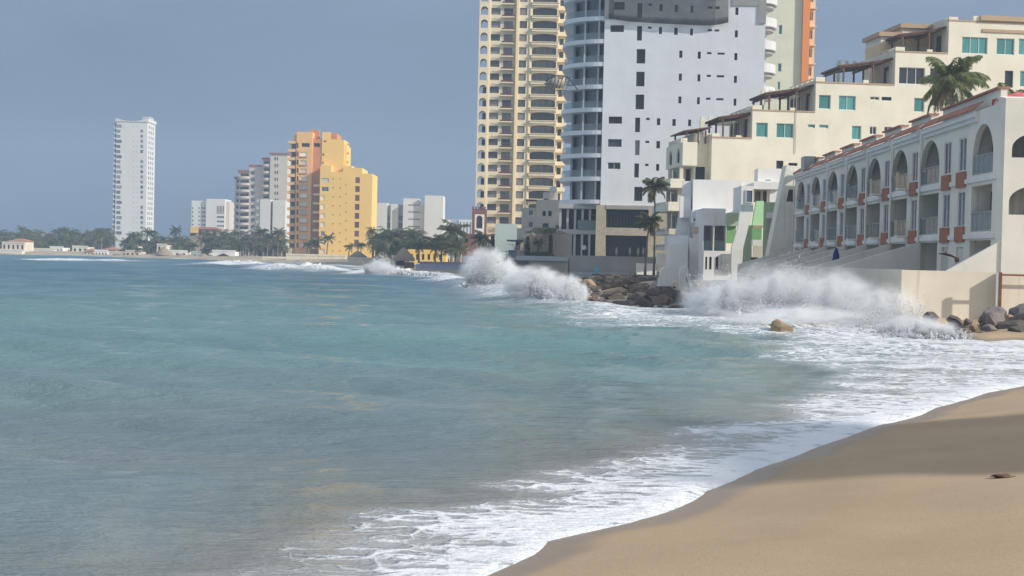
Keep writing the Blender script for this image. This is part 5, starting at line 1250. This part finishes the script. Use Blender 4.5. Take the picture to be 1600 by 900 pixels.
# ------------------------------------------------------------------ plants
def palm_crown(seed, nf, L, nl, droop=1.0, mat='palm', dry=2):
    rr = random.Random(seed); b = MB()
    for f in range(nf):
        az = 2 * math.pi * f / nf + rr.uniform(-.25, .25); el = rr.uniform(-.35, 1.0) if f % 3 else rr.uniform(.7, 1.45); l = L * rr.uniform(.8, 1.08)
        b.m(M['palm_dry'] if f < dry else M[mat])
        if f < dry: el = rr.uniform(-.8, -.4)
        n = 9; pts = []; p = Vector((0, 0, 0)); e = el
        for i in range(n + 1):
            pts.append(p.copy()); e -= droop * (.06 + .17 * i / n); p = p + Vector((math.cos(az) * math.cos(e), math.sin(az) * math.cos(e), math.sin(e))) * (l / n)
        b.tube(pts, [.06 * L / 3 * (1 - .85 * i / n) for i in range(n + 1)], 4, False)
        for i in range(nl):
            t = .12 + .88 * (i + .5) / nl; k = min(int(t * n), n - 1); q = pts[k].lerp(pts[k + 1], t * n - k); tg = (pts[k + 1] - pts[k]).normalized()
            sd = tg.cross(Vector((0, 0, 1))).normalized(); ll = l * .30 * math.sin(math.pi * min(1, (.15 + .85 * t))) ** .6 * rr.uniform(.75, 1.1) + .08 * l; w = l * (.020 + .5 / nl * .045) * 1.5
            for sg in (-1, 1):
                dr = (sd * sg * .75 + tg * .55 - Vector((0, 0, 1)) * rr.uniform(.25, .75)).normalized(); m_ = q + dr * ll * .5 + Vector((0, 0, .02)); en = q + dr * ll - Vector((0, 0, ll * .22))
                b.face([q - tg * w * .4, m_ - tg * w, en, m_ + tg * w])
    b.m(M['bark']); b.tube([(0, 0, -.35 * L / 3), (0, 0, .1)], [.16 * L / 3, .1 * L / 3], 6)
    return b.mesh('crown')
def trunk_mesh(h, r, lean, seed):
    rr = random.Random(seed); n = 9; a = rr.uniform(0, 6.28); pts = []
    for i in range(n + 1): t = i / n; k = lean * t * t; pts.append((k * math.cos(a), k * math.sin(a), h * t))
    rad = [r * (1.45 - .45 * min(1, i / 2)) * (1 - .35 * i / n) for i in range(n + 1)]; b = MB(); b.tube(pts, rad, 8); return b.mesh('trunk', M['bark'], True), pts[-1]
_pc = {}
def palm(px, py_top, Y, base_z, label, L=2.6, group='palms along the shore', detail=0, seed=None, mat='palm'):
    """py_top: photo row of the crown's heart"""
    p = at(px, py_top, Y); seed = seed if seed is not None else int(px * 7 + Y)
    r = tag(empty('palm_tree', (p.x, Y, base_z)), label, 'palm tree', group)
    h = max(1.2, p.z - base_z); key = (detail, seed % 5, mat)
    if key not in _pc: _pc[key] = palm_crown(100 + seed % 5, 24 if detail else 20, 3.0, 34 if detail else 15, mat=mat, dry=3 if detail else 2)
    tm, tp = trunk_mesh(h, (.11 if L < 2 else .16) if detail else .19, min(.8, h * .08), seed); link('trunk', tm, r)
    s_ = L / 3.0; o = link('crown', _pc[key], r, tp, random.Random(seed).uniform(0, 6.28)); o.scale = (s_, s_, s_)
    return r
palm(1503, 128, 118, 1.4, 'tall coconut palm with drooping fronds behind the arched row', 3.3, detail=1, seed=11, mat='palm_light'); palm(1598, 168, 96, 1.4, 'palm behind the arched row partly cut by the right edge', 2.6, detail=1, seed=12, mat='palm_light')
palm(1025, 291, 152, 1.2, 'palm with a ragged crown before the white high rise, the taller of two', 1.75, detail=1, seed=13); palm(1010, 346, 147, 1.2, 'shorter palm below the ragged one before the white high rise', 1.6, detail=1, seed=14)
spec = [(411, 362, 440, 'palm left of the pair before the white slab block', 2.6), (434, 364, 438, 'palm right of the pair before the white slab block', 2.6), (418, 372, 436, 'shorter palm between the pair before the white slab block', 2.2),
 (493, 379, 400, 'palm with a dense crown at the foot of the golden tower', 2.7), (511, 372, 398, 'slim palm leaning right before the golden tower', 2.3), (480, 383, 404, 'thin palm left of the dense crowned one at the golden tower', 1.8), (545, 386, 372, 'low palm left of the wide thatched hut', 1.7), (565, 384, 368, 'low palm behind the wide thatched hut', 1.8),
 (706, 362, 262, 'big dark palm left of the brown block', 3.4), (712, 388, 255, 'broad lower palm below the big dark one', 2.8), (752, 375, 240, 'palm before the foot of the yellow tower', 2.6), (766, 388, 232, 'lower palm beside the mint block', 2.2), (690, 378, 268, 'palm with hanging fronds left of the big dark one', 2.8),
 (207, 370, 500, 'thin palm before the slender white tower', 2.6), (195, 379, 492, 'low palm left of the thin one at the slender tower', 2.4), (222, 378, 488, 'leaning palm right of the slender tower foot', 2.4), (273, 361, 520, 'tall palm left of the brown gabled house', 3.0), (236, 364, 515, 'full palm right of the slender tower', 3.0),
 (215, 390, 462, 'short palm on the beige house beach', 1.8), (300, 385, 470, 'dark palm before the brown gabled house', 2.8), (655, 384, 285, 'small palm beside the pointed thatched hut', 1.9), (680, 388, 278, 'palm trunk group right of the yellow bungalow', 2.0)]
for px, py, Y, lab, L in spec: palm(px, py, Y, 1.2, lab, L)

# palm groves that read as one mass: crowns and trunks joined
def grove(name, label, spots):
    b = MB()
    for (px, py, Y, L) in spots:
        p = at(px, py, Y); sd = int(px * 13 + py) ; rr = random.Random(sd); nf = 15
        b.m(M['bark']); b.tube([(p.x, Y, .8), (p.x + rr.uniform(-.4, .4), Y, p.z * .5), (p.x, Y, p.z)], [.24, .18, .14], 5, False)
        for f in range(nf):
            az = rr.uniform(0, 6.28); el = rr.uniform(-.5, 1.2); b.m(M['palm'] if rr.random() > .12 else M['palm_dry']); q = Vector((p.x, Y, p.z)); e = el; n = 5; pts = [q.copy()]
            for i in range(n): e -= .32; q = q + Vector((math.cos(az) * math.cos(e), math.sin(az) * math.cos(e), math.sin(e))) * (L / n); pts.append(q.copy())
            for i in range(8):
                t = (i + .6) / 8 * n; k = min(int(t), n - 1); c = pts[k].lerp(pts[k + 1], t - k); tg = (pts[k + 1] - pts[k]).normalized(); sd_ = tg.cross(Vector((0, 0, 1))).normalized(); ll = L * .34 * (1 - .5 * i / 8)
                for sg in (-1, 1):
                    dr = (sd_ * sg + tg * .4 - Vector((0, 0, rr.uniform(.3, .9)))).normalized(); w = L * .045; b.face([c - tg * w, c + dr * ll * .5 - tg * w, c + dr * ll, c + dr * ll * .5 + tg * w])
    o = link(name, b.mesh(name)); tag(o, label, 'palm grove', kind='stuff')
rr = random.Random(4)
grove('far_palm_grove', 'hazy dark palm grove behind the far left beach', [(x_ + rr.uniform(-3, 3), 362 + 5 * math.sin(x_ * .11) + rr.uniform(-2, 5) + k * 7, 560 + 60 * rr.random() - 25 * k, 4.2) for x_ in range(-60, 178, 6) for k in range(3)])
grove('middle_palm_grove', 'dark palm grove between the slender tower and the golden tower', [(x_ + rr.uniform(-3, 3), 371 + 4 * math.sin(x_ * .2) + rr.uniform(-3, 4) + k * 7, 520 - 22 * k + 20 * rr.random(), 3.6) for x_ in range(196, 300, 7) for k in range(3)] + [(x_ + rr.uniform(-3, 3), 368 + rr.uniform(-6, 6) + k * 8, 500 - 22 * k, 3.8) for x_ in range(318, 450, 7) for k in range(3)])
grove('bungalow_palm_grove', 'green palm grove below the white hotel blocks', [(x_ + rr.uniform(-3, 3), 362 + 4 * math.sin(x_ * .3) + rr.uniform(-3, 4) + k * 9, 372 - 24 * k + 12 * rr.random(), 3.2) for x_ in range(584, 662, 6) for k in range(3)] + [(x_ + rr.uniform(-3, 3), 374 + rr.uniform(-4, 4) + k * 8, 335 - 20 * k, 2.8) for x_ in range(662, 745, 7) for k in range(2)])
def shrub(name, px, py0, py1, Y, w, label, mat='bush', group='terrace plants', n=500):
    p = at(px, py1, Y); top = at(px, py0, Y).z - p.z; r = tag(empty(name, (p.x, Y, p.z)), label, 'plant', group); rr = random.Random(int(px)); b = MB()
    for i in range(n):
        t = rr.random(); a = rr.uniform(0, 6.28); rad = w / 2 * math.sqrt(rr.random()) * (1 - .55 * t); c = Vector((rad * math.cos(a), rad * math.sin(a), t * top)); d = Vector((rr.gauss(0, 1), rr.gauss(0, 1), rr.gauss(0, 1))).normalized(); e = d.orthogonal().normalized(); s_ = .16
        b.face([c - e * s_ * .4, c + d * s_, c + e * s_ * .4, c - d * s_])
    b.build('foliage', M[mat], r); b = MB(); b.tube([(0, 0, -.1), (0, 0, top * .8)], [.08, .03], 5); b.build('stem', M['bark'], r)
shrub('cypress', 824, 370, 400, 184.5, .8, 'thin dark cypress left on the beige terrace wall'); shrub('cypress', 860, 367, 400, 184.5, .7, 'thin dark cypress right on the beige terrace wall')
shrub('hedge', 845, 394, 401.5, 184.2, 4.6, 'low dark hedge along the beige terrace wall', n=900); palm(841, 380, 184.3, 2.6, 'small young palm between two cypresses on the terrace', .95)
shrub('creeper', 852, 356, 365, 185.5, 6, 'sprawling creeper on top of the beige terrace wall', n=700)

# person at the terrace edge
def person(px, py_foot, Y, h, shirt, label):
    p = at(px, py_foot, Y); r = tag(empty('person', p), label, 'person')
    me = bpy.data.meshes.new('body'); k = h / 1.72
    J = [(0,0,.92),(0,0,1.15),(0,-.02,1.40),(0,-.02,1.50),(0,-.04,1.62),(-.19,0,1.38),(-.27,-.05,1.12),(-.2,-.25,1.0),(.19,0,1.38),(.28,-.02,1.12),(.26,-.2,.98),(-.1,0,.88),(-.13,-.03,.48),(-.13,.02,.06),(-.13,-.14,.03),(.1,0,.88),(.14,.02,.48),(.14,.06,.06),(.14,-.1,.03)]
    E = [(0,1),(1,2),(2,3),(3,4),(2,5),(5,6),(6,7),(2,8),(8,9),(9,10),(0,11),(11,12),(12,13),(13,14),(0,15),(15,16),(16,17),(17,18)]
    Rr = [.13,.13,.15,.06,.11,.07,.05,.035,.07,.05,.035,.1,.07,.045,.04,.1,.07,.045,.04]
    me.from_pydata([tuple(c * k for c in j) for j in J], E, []); o = link('body', me, r); o.modifiers.new('skin', 'SKIN'); o.modifiers.new('sub', 'SUBSURF').render_levels = 2
    for i, v in enumerate(me.skin_vertices[0].data): v.radius = (Rr[i] * k, Rr[i] * k); v.use_root = (i == 0)
    t = NT('clothed_figure'); bs = t.bsdf(Roughness=.8); c = t.n('ShaderNodeTexCoord'); sp = t.n('ShaderNodeSeparateXYZ'); t.l(c.outputs['Object'], sp.inputs[0]); rp = t.n('ShaderNodeValToRGB'); rp.color_ramp.interpolation = 'CONSTANT'
    e = rp.color_ramp.elements; e[0].color = (.03, .03, .04, 1); e[1].position = .93 / 2 * k; e[1].color = (*shirt, 1); n_ = e.new(1.46 / 2 * k); n_.color = (.34, .19, .13, 1); n_ = e.new(1.66 / 2 * k); n_.color = (.7, .7, .68, 1)
    t.l(t.math('MULTIPLY', sp.outputs['Z'], .5), rp.inputs[0]); t.l(rp.outputs[0], bs.inputs['Base Color']); me.materials.append(t.mat)
person(912, 402, 173.5, 1.7, (.7, .7, .7), 'person in a white top and cap standing at the terrace edge')
# closed white parasols on the terrace of the stone base
for px, lab in ((963, 'leftmost closed beige parasol before the stone base'), (984, 'second closed beige parasol before the stone base'), (997, 'third closed beige parasol before the stone base'), (1005, 'rightmost closed beige parasol before the stone base')):
    p = at(px, 402, 176); closed_parasol((p.x, p.y, p.z), 1.25, M['beige'], lab, wf=.5)
# ------------------------------------------------------------------ rocks
def rock_mesh(seed, sub=3):
    import bmesh
    bm = bmesh.new(); bmesh.ops.create_icosphere(bm, subdivisions=sub, radius=1); rr = random.Random(seed)
    planes = []
    for i in range(13):
        d = Vector((rr.gauss(0, 1), rr.gauss(0, 1), rr.gauss(0, .9))).normalized(); planes.append((d, rr.uniform(.42, .80)))
    for v in bm.verts:
        for d, k in planes:
            e = v.co.dot(d) - k
            if e > 0: v.co -= d * e * .985
        v.co += v.co.normalized() * .035 * mnoise.fractal(v.co * 2.5 + Vector((seed, 0, 0)), 1, 2, 3)
    me = bpy.data.meshes.new('rock'); bm.to_mesh(me); bm.free()
    me.polygons.foreach_set('use_smooth', [False] * len(me.polygons)); return me
RM = {k: [] for k in ('rock', 'rock_brown', 'rock_dark', 'rock_tan')}
for k in RM:
    for i in range(4):
        me = rock_mesh(hash(k) % 50 + i * 7 if False else {'rock': 1, 'rock_brown': 40, 'rock_dark': 80, 'rock_tan': 120}[k] + i * 7); me.materials.append(M[k]); RM[k].append(me)
def rock(kind, i, loc, size, rot, label, group=None, flat=.72):
    o = link('rock', RM[kind][i % 4], None, loc); o.scale = (size[0] / 2, size[1] / 2, size[2] / 2); o.rotation_euler = rot; tag(o, label, 'rock', group); return o
# lone boulder in the wash
p = at(1219, 520, 51.0); rock('rock_tan', 1, (p.x, p.y, p.z + .08), (1.08, .95, .92), (.2, .1, 1.0), 'lone brown boulder standing in the white wash')
# rocks under the cream wall at the right: photo centre, width, depth, kind, label
SP = [(1460, 500, 1.15, 60.5, 'rock_dark', 'flat slanting dark rock at the left end of the right rock pile', .55), (1487, 503, .95, 60.2, 'rock_dark', 'dark brown angular rock beside the slanting one', .9), (1466, 506, .7, 59.6, 'rock_tan', 'small tan rock in front of the slanting dark rock', .7),
 (1552, 494, 1.35, 60.6, 'rock', 'tall grey peaked rock below the rusty post', 1.0), (1555, 503, 1.05, 59.3, 'rock', 'pale grey rock in front of the peaked one', .7), (1513, 503, .42, 60.2, 'rock', 'small grey upright rock against the wall foot', .9), (1549, 517, .85, 58.2, 'rock', 'flat grey rock low in the right pile', .6),
 (1522, 514, .5, 59, 'rock_tan', 'orange tan small rock in the gap of the right pile', .8), (1592, 497, 1.3, 60.4, 'rock', 'large pinkish rock at the right edge of the photo', .9), (1586, 512, 1.25, 58.6, 'rock_dark', 'large dark rock below the pinkish one', .8), (1596, 519, 1.0, 57.3, 'rock_dark', 'dark low rock at the right edge', .8),
 (1568, 527, .6, 56.9, 'rock', 'small grey rock at the foot of the right pile', .7), (1532, 524, .6, 58, 'rock', 'wet grey rock at the water edge of the right pile', .6), (1509, 517, .45, 58.6, 'rock_dark', 'small dark wet rock left of the tan one', .7), (1540, 507, .55, 59.9, 'rock_dark', 'dark rock wedged behind the pale grey one', .8), (1575, 503, .7, 59.8, 'rock_tan', 'tan rock wedged between the grey and pinkish rocks', .8), (1610, 508, 1.4, 59.2, 'rock', 'large grey rock cut by the right edge', .8), (1500, 510, .6, 60.6, 'rock_tan', 'tan slab rock against the wall foot', .7)]
for i, (px, py, w, Y, k, lab, fl) in enumerate(SP):
    p = at(px, py, Y); rock(k, i, (p.x, p.y, p.z), (w * 1.25, w * 1.1, w * fl * 1.15), (random.uniform(-.3, .3), random.uniform(-.3, .3) - (.35 if i == 0 else 0), random.uniform(0, 6)), lab, 'rocks below the cream wall')
b = MB(); 
# rock groin in front of the terrace houses
rr = random.Random(21); n = 0
ORD = 'first second third fourth fifth sixth seventh eighth ninth tenth eleventh twelfth thirteenth fourteenth fifteenth sixteenth seventeenth eighteenth nineteenth twentieth'.split() + ['last'] * 20
for row in range(17):
    Y = 82.5 + row * 4.9; f = row / 16
    pl, pr = 905 + 22 * max(0, 1 - row / 2.5) + rr.uniform(-6, 6), 1048 + 10 * f
    xl, xr = at(pl, 450, Y).x, at(pr, 450, Y).x
    if row < 2: xl = at(960, 450, Y).x
    x_ = xl; m_ = 0
    while x_ < xr:
        w = rr.uniform(.7, 1.6) * (1.0 if rr.random() > .12 else 1.6); c = (x_ - xl) / max(1, (xr - xl))
        zc = -.05 + .5 * min(1, f * 2.0) * (.45 + .75 * math.sin(math.pi * min(1, c * 1.1 + .08))) + rr.uniform(-.2, .25)
        kind = rr.choice(['rock_brown', 'rock_brown', 'rock_brown', 'rock_dark', 'rock_brown', 'rock_tan'] if c < .45 and f > .15 else ['rock_dark', 'rock_dark', 'rock', 'rock_brown'])
        side = 'left side' if c < .33 else ('middle' if c < .67 else 'right side'); big = 'large' if w > 1.35 else ('small' if w < .95 else 'medium'); where = 'nearest the water' if f < .3 else ('half way back' if f < .68 else 'close under the terrace wall')
        tone = {'rock_brown': 'brown wet', 'rock_dark': 'dark wet', 'rock_tan': 'tan', 'rock': 'grey'}[kind]
        rock(kind, rr.randrange(4), (x_ + w * .3, Y + rr.uniform(-1.6, 1.6), zc), (w * 1.2, w * rr.uniform(.8, 1.2), w * rr.uniform(.5, .85)), (rr.uniform(-.5, .5), rr.uniform(-.5, .5), rr.uniform(0, 6)), f'{big} {tone} headland rock, {ORD[m_]} from left in the {ORD[row]} row from the water', 'headland rocks')
        x_ += w * rr.uniform(.6, .9); n += 1; m_ += 1
# dark drift on the sand
p = G(1570, 683, .9); V_, F_ = lump(.12, .06, .025, 8, amp=.5); r = tag(empty('seaweed_clump', (p[0], p[1], .93)), 'small dark seaweed clump lying on the shaded sand', 'seaweed'); link('clump', np_mesh('clump', V_, F_, M['wood']), r)
_s = land_z(sdist(np.array([p])), np.array([p]))[0]; r.location.z = _s + .01

# ------------------------------------------------------------------ spray and breakers
OCT_V = np.array([(1,1,1),(-1,-1,1),(-1,1,-1),(1,-1,-1)], float); OCT_F = np.array([(0,2,1),(0,1,3),(0,3,2),(1,2,3)])
def drops_mesh(name, C, S, mat):
    n = len(C); st = rng.uniform(.5, 1.3, (n, 1, 3)) * rng.choice([-1, 1], (n, 1, 3)); V = (OCT_V[None] * S[:, None, None] * st + C[:, None, :]).reshape(-1, 3)
    F = (OCT_F[None] + (np.arange(n) * 4)[:, None, None]).reshape(-1, 3); return np_mesh(name, V, F, mat)
def jets(x0, y0, x1, y1, n_j, per, h, spread, size, lean=(0, 0), depth=1.0, env=None):
    """water thrown up along a line: each jet fans out and breaks into drops"""
    C, S = [], []
    for j in range(n_j):
        t = rng.uniform(); hh = h * (env(t) if env else 1) * rng.uniform(.45, 1.0); b0 = np.array([x0 + (x1 - x0) * t, y0 + (y1 - y0) * t + rng.normal(0, depth), 0.0])
        k = rng.beta(1.7, 1.6, per); dx, dy = rng.normal(0, spread, 2)
        pts = b0 + np.stack([(dx + lean[0]) * k ** 1.3 * hh, (dy + lean[1]) * k * hh, k * hh], 1) + rng.normal(0, 1, (per, 3)) * (.06 + .20 * k[:, None]) * np.array([1, 1, .8]) * hh * .42
        C.append(pts); S.append(size * (1.35 - .8 * k) * rng.lognormal(0, .45, per))
    C, S = np.concatenate(C), np.concatenate(S); ok = C[:, 2] > -.1; return C[ok], S[ok]
def mist_mat(name, dens, scale, col=(.97, .98, 1.0)):
    t = NT(name); v = t.n('ShaderNodeVolumePrincipled'); v.inputs['Color'].default_value = (*col, 1); v.inputs['Anisotropy'].default_value = -.2
    c = t.n('ShaderNodeTexCoord'); ln = t.n('ShaderNodeVectorMath', operation='LENGTH'); t.l(c.outputs['Object'], ln.inputs[0])
    fall = t.rng(ln.outputs['Value'], .25, .98, 1, 0, True)
    mp = t.n('ShaderNodeMapping'); mp.inputs['Scale'].default_value = scale; t.l(c.outputs['Object'], mp.inputs['Vector'])
    n1 = t.math('ADD', t.math('MULTIPLY', t.noise(mp.outputs[0], 1.1, 6, .68, .6), .6), t.math('MULTIPLY', t.noise(mp.outputs[0], 4.2, 6, .72, .8), .4))
    d = t.math('MULTIPLY', t.math('MULTIPLY', t.rng(n1, .455, .575, 0, 1, True), fall), dens); t.l(d, v.inputs['Density']); t.l(v.outputs[0], t.out.inputs['Volume']); return t.mat
def mist(name, parent, c, r, dens, sc=(2, 2, 2)):
    V_, F_ = lump(1, 1, 1, 5, n=20, k=12, amp=0); o = link(name, np_mesh(name, V_, F_, mist_mat(name + '_vapour', dens, sc)), parent, c); o.scale = r; return o
def bank_mesh(name, line, w, h, mat, seed=0, nx=220, ny=26):
    """lumpy ridge of broken water along a line"""
    L = [Vector((*p, 0)) for p in line]; V = []
    seg = [(L[i + 1] - L[i]).length for i in range(len(L) - 1)]; tot = sum(seg)
    for i in range(nx + 1):
        s_ = tot * i / nx; k = 0
        while k < len(seg) - 1 and s_ > seg[k]: s_ -= seg[k]; k += 1
        p = L[k].lerp(L[k + 1], min(1, s_ / seg[k])); d = (L[k + 1] - L[k]).normalized(); nrm = Vector((-d.y, d.x, 0)); e = max(0, math.sin(math.pi * i / nx)) ** .5
        e *= .55 + .9 * max(0, mnoise.fractal(Vector((tot * i / nx / w * .35, seed, 0)), 1, 2, 4) + .4)
        for j in range(ny + 1):
            a = math.pi * j / ny; q = p + nrm * (-math.cos(a) * w * e); zz = max(0, math.sin(a)) ** 1.3 * h * e
            u = Vector((q.x, q.y, zz)) * (1.6 / max(w, .6)); t = mnoise.turbulence(u * 1.5 + Vector((seed, 0, 0)), 4, False) - .45; f_ = (.25 + math.sin(a))
            V.append((q.x + nrm.x * t * w * .5 * f_, q.y + nrm.y * t * w * .5 * f_, zz + t * h * .75 * f_ - .12))
    return np_mesh(name, np.array(V), quads(nx + 1, ny + 1), mat)
def billows(name, x0, y0, x1, y1, n, h, env, r0, seed, spread=.3, depth=.8):
    rr_ = np.random.default_rng(seed); VV, FF, k0 = [], [], 0
    for i in range(n):
        t = rr_.uniform(); hh = h * env(t); kz = rr_.beta(1.1, 1.9); r_ = r0 * rr_.uniform(.6, 1.25) * (1.15 - .6 * kz)
        c = np.array([x0 + (x1 - x0) * t + rr_.normal(0, spread) * kz * hh * .5, y0 + (y1 - y0) * t + rr_.normal(0, depth), kz * hh])
        d = Vector((rr_.normal(0, .35), rr_.normal(0, .25), 1)).normalized(); q = d.to_track_quat('Z', 'Y').to_matrix()
        n_, k_ = 20, 14
        for a in range(k_ + 1):
            th = math.pi * a / k_
            for b_ in range(n_):
                ph = 2 * math.pi * b_ / n_; u = Vector((math.sin(th) * math.cos(ph), math.sin(th) * math.sin(ph), math.cos(th)))
                w = u * 1.8 + Vector((i * 7.3, seed, 0)); f = .66 + .85 * mnoise.turbulence(w * 1.2, 5, False) + .34 * mnoise.noise(u * 7.0 + Vector((i, 0, 0)))
                p = q @ Vector((u.x * r_ * f, u.y * r_ * f, u.z * r_ * f * (1.2 + .9 * kz))); VV.append((c[0] + p.x, c[1] + p.y, c[2] + p.z))
        for a in range(k_):
            for b_ in range(n_): FF.append((k0 + a*n_ + b_, k0 + (a+1)*n_ + b_, k0 + (a+1)*n_ + (b_+1) % n_, k0 + a*n_ + (b_+1) % n_))
        k0 += (k_ + 1) * n_
    return np.array(VV), np.array(FF)
def add_billows(r, *a, **k):
    V, F = billows('billows', *a, **k); V = V - np.array(r.location); o = link('billows', np_mesh('billows', V, F, M['burst']), r); o['kind'] = 'stuff'
def breaker(label, line, w, h, mat, seed, drop=None, name='breaking_wave'):
    r = tag(empty(name, (*line[0], 0)), label, 'wave', kind='stuff'); o = link('white_water', bank_mesh('white_water', [(x_ - line[0][0], y_ - line[0][1]) for x_, y_ in line], w, h, M[mat], seed), r)
    if drop is not None:
        C, S = drop; C = C - np.array([line[0][0], line[0][1], 0]); link('spray', drops_mesh('spray', C, S, M['drops']), r)
    return r
bump_env = lambda t: .35 + .65 * math.sin(math.pi * t)
def many(*js): return np.concatenate([q[0] for q in js]), np.concatenate([q[1] for q in js])
# far breakers
l1 = [G(325, 416), G(372, 414), G(425, 419)]; breaker('white breaker before the far beach bar', l1, 2.4, .9, 'foam', 1)
l2 = [G(443, 424), G(470, 421), G(503, 426)]; breaker('pale blue breaking wave before the golden tower', l2, 2.0, 1.3, 'foam', 2)
l3 = [G(566, 431), G(610, 428), G(690, 436)]; r3 = breaker('white breaker bursting before the pool deck', l3, 1.3, .9, 'foam', 3, many(jets(*G(572, 431), *G(632, 431), 150, 150, 2.5, .3, .040, env=lambda t: .35 + .8 * math.exp(-((t - .35) / .25) ** 2)), jets(*G(600, 431), *G(690, 436), 120, 60, .9, .4, .045)))
c = at(595, 418, 178); mist('mist', r3, (c.x - r3.location.x, c.y - r3.location.y, .9), (2.6, 1.8, 1.4), 3.0, (2.6, 2.6, 2.6))
# burst against the terrace corner
l4 = [G(722, 450), G(770, 452), G(825, 462)]; r4 = breaker('tall grey white burst of spray against the terrace corner', l4, 1.3, .4, 'foam', 4, many(jets(*G(730, 450), *G(812, 456), 220, 90, 3.9, .26, .021, env=lambda t: .30 + .78 * math.exp(-((t - .36) / .25) ** 2)), jets(*G(722, 450), *G(830, 462), 90, 30, .8, .6, .02)))
c = at(763, 425, 134); mist('mist', r4, (c.x - r4.location.x, c.y - 1.0 - r4.location.y, 1.2), (3.1, 2.6, 2.9), 8.0, (2.4, 2.4, 2.0)); c = at(790, 440, 130); mist('mist', r4, (c.x - r4.location.x, c.y - 1.0 - r4.location.y, .7), (2.9, 2.2, 1.9), 7.0, (2.4, 2.4, 2.0))
l5 = [G(790, 466), G(850, 474), G(912, 486)]; r5 = breaker('bright white breaker in front of the headland rocks', l5, 1.1, .5, 'foam', 5, many(jets(*G(803, 468), *G(908, 484), 240, 90, 2.8, .24, .0145, env=lambda t: .30 + .55 * math.exp(-((t - .36) / .25) ** 2) + .45 * math.exp(-((t - .88) / .11) ** 2)), jets(*G(792, 466), *G(915, 487), 100, 30, .6, .6, .014)))
c = at(838, 452, 90); mist('mist', r5, (c.x - r5.location.x, c.y - 1.0 - r5.location.y, .75), (2.5, 1.9, 1.8), 14.0, (2.2, 2.2, 2.0)); c = at(885, 462, 86); mist('mist', r5, (c.x - r5.location.x, c.y - .8 - r5.location.y, .6), (1.5, 1.5, 1.5), 14.0, (2, 2, 1.8))
add_billows(r3, *G(572, 431), *G(632, 431), 50, 1.6, lambda t: .35 + .8 * math.exp(-((t - .35) / .25) ** 2), .30, 3)
add_billows(r5, *G(803, 468), *G(908, 484), 70, 1.5, lambda t: .30 + .55 * math.exp(-((t - .36) / .25) ** 2) + .45 * math.exp(-((t - .88) / .11) ** 2), .20, 5, depth=.5)
l5b = [G(905, 487), G(960, 496), G(1040, 500)]; breaker('low white water swirling at the foot of the headland rocks', l5b, .8, .22, 'foam', 15)
# great splash against the seawall
l6 = [G(1040, 508), G(1150, 512), G(1290, 508), G(1390, 506)]
dr = many(jets(9.3, 71, 18.0, 66, 320, 60, 3.0, .34, .0115, (-.05, -.2), 1.5, env=lambda t: .50 + .50 * math.sin(math.pi * min(1, t * 1.15))), jets(10.3, 70.5, 13.5, 69, 90, 70, 3.3, .3, .0115, (-.3, -.1), 1.0), jets(13.4, 69.5, 14.4, 68.8, 14, 130, 4.2, .10, .0125, (0, -.1), .4),
      jets(15.5, 63.5, 18.0, 62.0, 110, 35, 1.8, .5, .0115, (.1, -.2), .6), jets(9.0, 66, 17.8, 60, 200, 14, .35, .8, .009, (0, -.2), 1.2))
r6 = breaker('great burst of spray thrown up against the cream seawall', l6, 1.2, .22, 'foam_sandy', 6, dr, 'splash')
for cx, cy_, cz, rx, ry, rz_, dn in ((13.0, 64.5, .3, 4.6, 2.2, .8, 2.4), (10.6, 69.6, .8, 2.7, 2.4, 1.8, 4.0), (12.8, 69.0, 1.1, 2.9, 2.2, 2.1, 3.2), (15.2, 67.6, 1.1, 2.9, 2.0, 2.0, 3.2), (17.0, 65.6, .8, 2.6, 1.7, 1.5, 2.4)): mist('mist', r6, (cx - l6[0][0], cy_ - l6[0][1], cz), (rx, ry, rz_), dn, (1.9, 1.9, 1.6))
l7 = [G(1195, 527), G(1270, 530), G(1360, 527), G(1450, 529), G(1515, 533)]
r7 = breaker('sandy white churn rushing at the right hand rocks', l7, .8, .22, 'foam_sandy', 7, many(jets(*G(1370, 526), *G(1510, 531), 150, 90, .95, .35, .011, (.1, 0), .35, env=lambda t: 1.1 - .7 * t), jets(*l7[0], *l7[3], 240, 50, .28, .8, .012, (0, 0), .6)))
add_billows(r7, *G(1380, 527), *G(1505, 532), 60, .5, lambda t: 1.1 - .7 * t, .085, 7, depth=.35)
c = G(1430, 528); mist('mist', r7, (c[0] - l7[0][0], c[1] - .3 - l7[0][1], .3), (2.0, 1.0, .75), 6.5, (2.4, 2.4, 2))

# ------------------------------------------------------------------ hotel right of the frame whose shadow crosses the beach
B = Bld('beach_hotel', 'cream beach hotel standing right of the view', 'building', 800, 10, 0, frames=False)
B.root.location = (42.7, -.2, 1.2)
HB = B
wn_ = [(1.0 + 3 * i, 2.6 + 3 * i, 1.0 + 3.1 * k, 2.7 + 3.1 * k, 'bare') for i in range(2) for k in range(7)]
B.block('cream_light', 0, 12, 0, 7.0, 0, 24.2, left=wn_, front=[(1.5 + 3.2 * i, 3.2 + 3.2 * i, 1.0 + 3.1 * k, 2.7 + 3.1 * k, 'bare') for i in range(3) for k in range(7)])
B.boxes('parapet', 'cream', (-.2, 12.2, -.2, .1, 24.204, 24.8))

# ------------------------------------------------------------------ sea haze
t = NT('sea_haze'); v = t.n('ShaderNodeVolumePrincipled'); v.inputs['Color'].default_value = (.60, .78, 1.0, 1); v.inputs['Density'].default_value = HAZE; v.inputs['Anisotropy'].default_value = .1
t.l(v.outputs[0], t.out.inputs['Volume'])
b = MB(); b.box(-1000, 800, -80, 1250, -4, 95); tag(b.build('haze', t.mat), 'thin pale sea haze filling the air', 'haze', kind='stuff')
